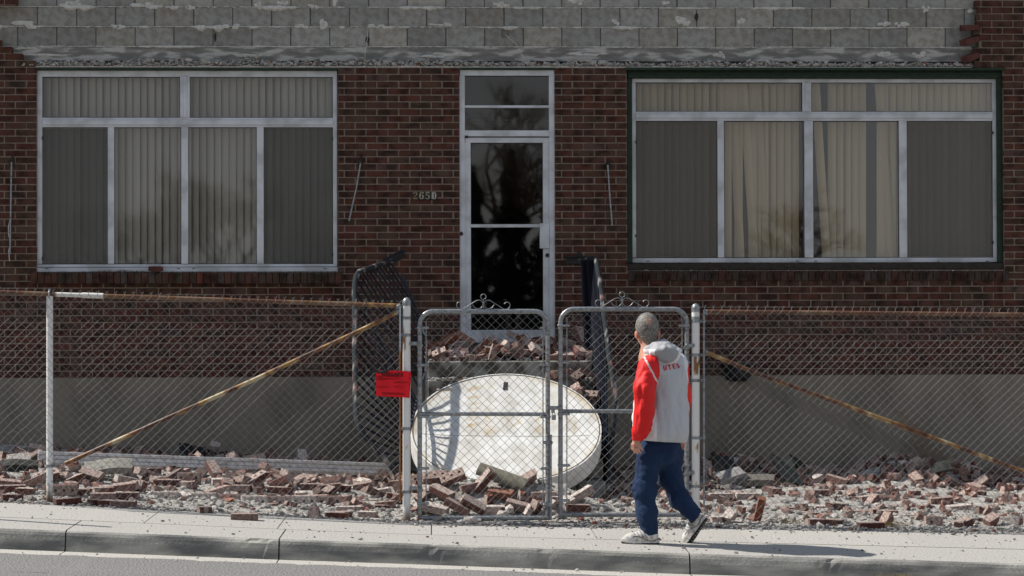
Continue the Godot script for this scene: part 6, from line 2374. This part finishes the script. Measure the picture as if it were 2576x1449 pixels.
func grow(mb: MB, p: Vector3, d: Vector3, l: float, w: float, left: int, r: RandomNumberGenerator) -> void:
	var q := p + d * l
	var mid := p.lerp(q, 0.5) + Vector3(r.randf_range(-1, 1), r.randf_range(-1, 1), r.randf_range(-1, 1)) * l * 0.07
	mb.tube([p, mid, q], w, 4 if left < 3 else 6, false, w * 0.62)
	if left == 0:
		return
	var n := 3 if left > 1 else 4
	for i in n:
		var side := Vector3(r.randfn(0, 1), r.randfn(0, 0.5), r.randfn(0, 1)).normalized()
		var nd := (d * 0.75 + side * 0.72 + Vector3(0, 0.12, 0)).normalized()
		grow(mb, q if i < 2 else p.lerp(q, r.randf_range(0.4, 0.9)), nd, l * r.randf_range(0.62, 0.86), w * 0.6, left - 1, r)

func build_trees() -> void:
	tree("dense brown bare tree across the street, mirrored in the left window", Vector3(-7.2, 0.1, 46.0), 8.0, 11, 8, Color(1.5, 1.3, 1.1))
	tree("tall bare tree across the street, mirrored in the door glass", Vector3(1.6, -0.1, 50.0), 11.5, 23, 7, Color(0.7, 0.7, 0.7))
	tree("low brown bare tree across the street, left of the dense one", Vector3(-11.0, 0.2, 50.0), 7.4, 31, 7, Color(1.5, 1.3, 1.1))
	tree("bare tree across the street facing the right window", Vector3(12.4, -0.3, 54.0), 8.4, 43, 6, Color(1.3, 1.15, 1.0))

	for s in [["mid-sized brown bare tree across the street, right of the dense one", -5.3, 47.0, 6.4, 52], ["brown bare tree across the street between the dense and the low one", -9.0, 48.5, 6.8, 63]]:
		tree(s[0], Vector3(s[1], 0.1, s[2]), s[3], s[4], 7, Color(1.5, 1.3, 1.1))
	for s in [["dark evergreen across the street, left of three opposite the door", 0.3, 48.0, 6.6], ["dark evergreen across the street, middle of three opposite the door", 1.6, 49.0, 7.2], ["dark evergreen across the street, right of three opposite the door", 2.9, 48.3, 6.0]]:
		var o := thing("evergreen_tree", s[0], "tree", Vector3(s[1], -0.1, s[2]), "evergreens across the street")
		var r := RandomNumberGenerator.new()
		r.seed = int(s[1] * 10.0) + 5
		var mb := MB.new()
		mb.tube([Vector3(0, -0.3, 0), Vector3(0, s[3] * 0.6, 0)], 0.14, 7, true, 0.05)
		put("trunk", mb, M.bark, o)
		mb = MB.new()
		for i in 5200:
			var y := r.randf()
			var rad := 1.15 * (1.0 - pow(y, 1.6)) * sqrt(r.randf()) * (0.85 + 0.3 * sin(y * 31.0)) + 0.05
			var a := r.randf() * TAU
			var p := Vector3(cos(a) * rad, 0.4 + y * s[3] * 0.95, sin(a) * rad)
			var q := Basis.from_euler(Vector3(r.randf() * TAU, r.randf() * TAU, 0))
			mb.col = Color(0.026, 0.038, 0.024) * r.randf_range(0.6, 1.5)
			mb.quad(p + q * Vector3(-0.07, 0, -0.07), p + q * Vector3(0.07, 0, -0.07), p + q * Vector3(0.07, 0, 0.07), p + q * Vector3(-0.07, 0, 0.07))
		put("crown", mb, M.matte, o)

# ---------------------------------------------------------------- the scene
func _ready() -> void:
	rng.seed = 20
	nz.seed = 4
	nz.frequency = 0.02
	nz.fractal_octaves = 3
	nz2.seed = 8
	nz2.frequency = 0.03
	nz2.fractal_octaves = 2
	# camera
	var cam := Camera3D.new()
	cam.name = "camera"
	cam.fov = rad_to_deg(2.0 * atan(724.5 / PX))
	cam.near = 0.1
	cam.far = 1200.0
	cam_t = Transform3D(Basis.from_euler(Vector3(0.01406, -0.0332, -0.0027)), Vector3(-0.76, 1.65, DW))
	cam.transform = cam_t
	add_child(cam)
	cam.current = true
	# sky
	var sky := ProceduralSkyMaterial.new()
	sky.sky_top_color = Color(0.42, 0.5, 0.62)
	sky.sky_horizon_color = Color(0.93, 0.925, 0.91)
	sky.sky_curve = 0.18
	sky.ground_bottom_color = Color(0.2, 0.19, 0.17)
	sky.ground_horizon_color = Color(0.5, 0.49, 0.47)
	sky.sky_energy_multiplier = 1.0
	sky.sun_angle_max = 3.0
	var clouds := NoiseTexture2D.new()
	var cn := FastNoiseLite.new()
	cn.seed = 12
	cn.frequency = 0.006
	cn.fractal_octaves = 5
	clouds.noise = cn
	clouds.width = 1024
	clouds.height = 512
	clouds.seamless = true
	var cg := Gradient.new()
	cg.offsets = PackedFloat32Array([0.42, 0.62, 0.8])
	cg.colors = PackedColorArray([Color(1, 1, 1, 0), Color(0.9, 0.92, 0.94, 0.35), Color(1, 1, 1, 0.6)])
	clouds.color_ramp = cg
	sky.sky_cover = clouds
	var env := Environment.new()
	env.background_mode = Environment.BG_SKY
	env.sky = Sky.new()
	env.sky.sky_material = sky
	env.background_energy_multiplier = 0.62
	env.tonemap_mode = Environment.TONE_MAPPER_LINEAR
	env.tonemap_exposure = 1.45
	env.sdfgi_enabled = true
	env.ssao_enabled = true
	env.ssil_enabled = true
	var we := WorldEnvironment.new()
	we.name = "environment"
	we.environment = env
	add_child(we)
	# sun, from the upper left and a little behind the facade
	var sun := DirectionalLight3D.new()
	sun.name = "sun"
	sun.light_energy = 1.4
	sun.light_color = Color(1.0, 0.975, 0.94)
	sun.light_angular_distance = 0.5
	sun.shadow_enabled = true
	add_child(sun)
	sun.look_at_from_position(Vector3(-1.64, 1.81, -0.35) * 10.0, Vector3.ZERO)
	make_materials()
	M.brick_mortar = M.mortar
	M.block_mortar = mat(Color(0.2, 0.195, 0.185), 0.95)
	for p in [[-200, 1252], [125, 1266], [400, 1280], [700, 1296], [1023, 1312], [1400, 1316], [1750, 1318], [2100, 1322], [2576, 1330], [2800, 1333]]:
		var q := W(p[0], p[1], ZF)
		fence_base.append([q.x, q.y])
	for p in [[-200, 1322], [0, 1330], [700, 1357], [1000, 1367], [1735, 1394], [2576, 1419], [2800, 1426]]:
		var q := W(p[0], p[1], ZK)
		kerb_top.append([q.x, q.y])
	build_ground()
	build_house()
	build_steps()
	build_trees()
	build_canopy()
	build_railings()
	build_fences()
	build_notice()
	build_street_post()
	build_man()
	build_scrap()
	build_bricks()
	build_crumbs()
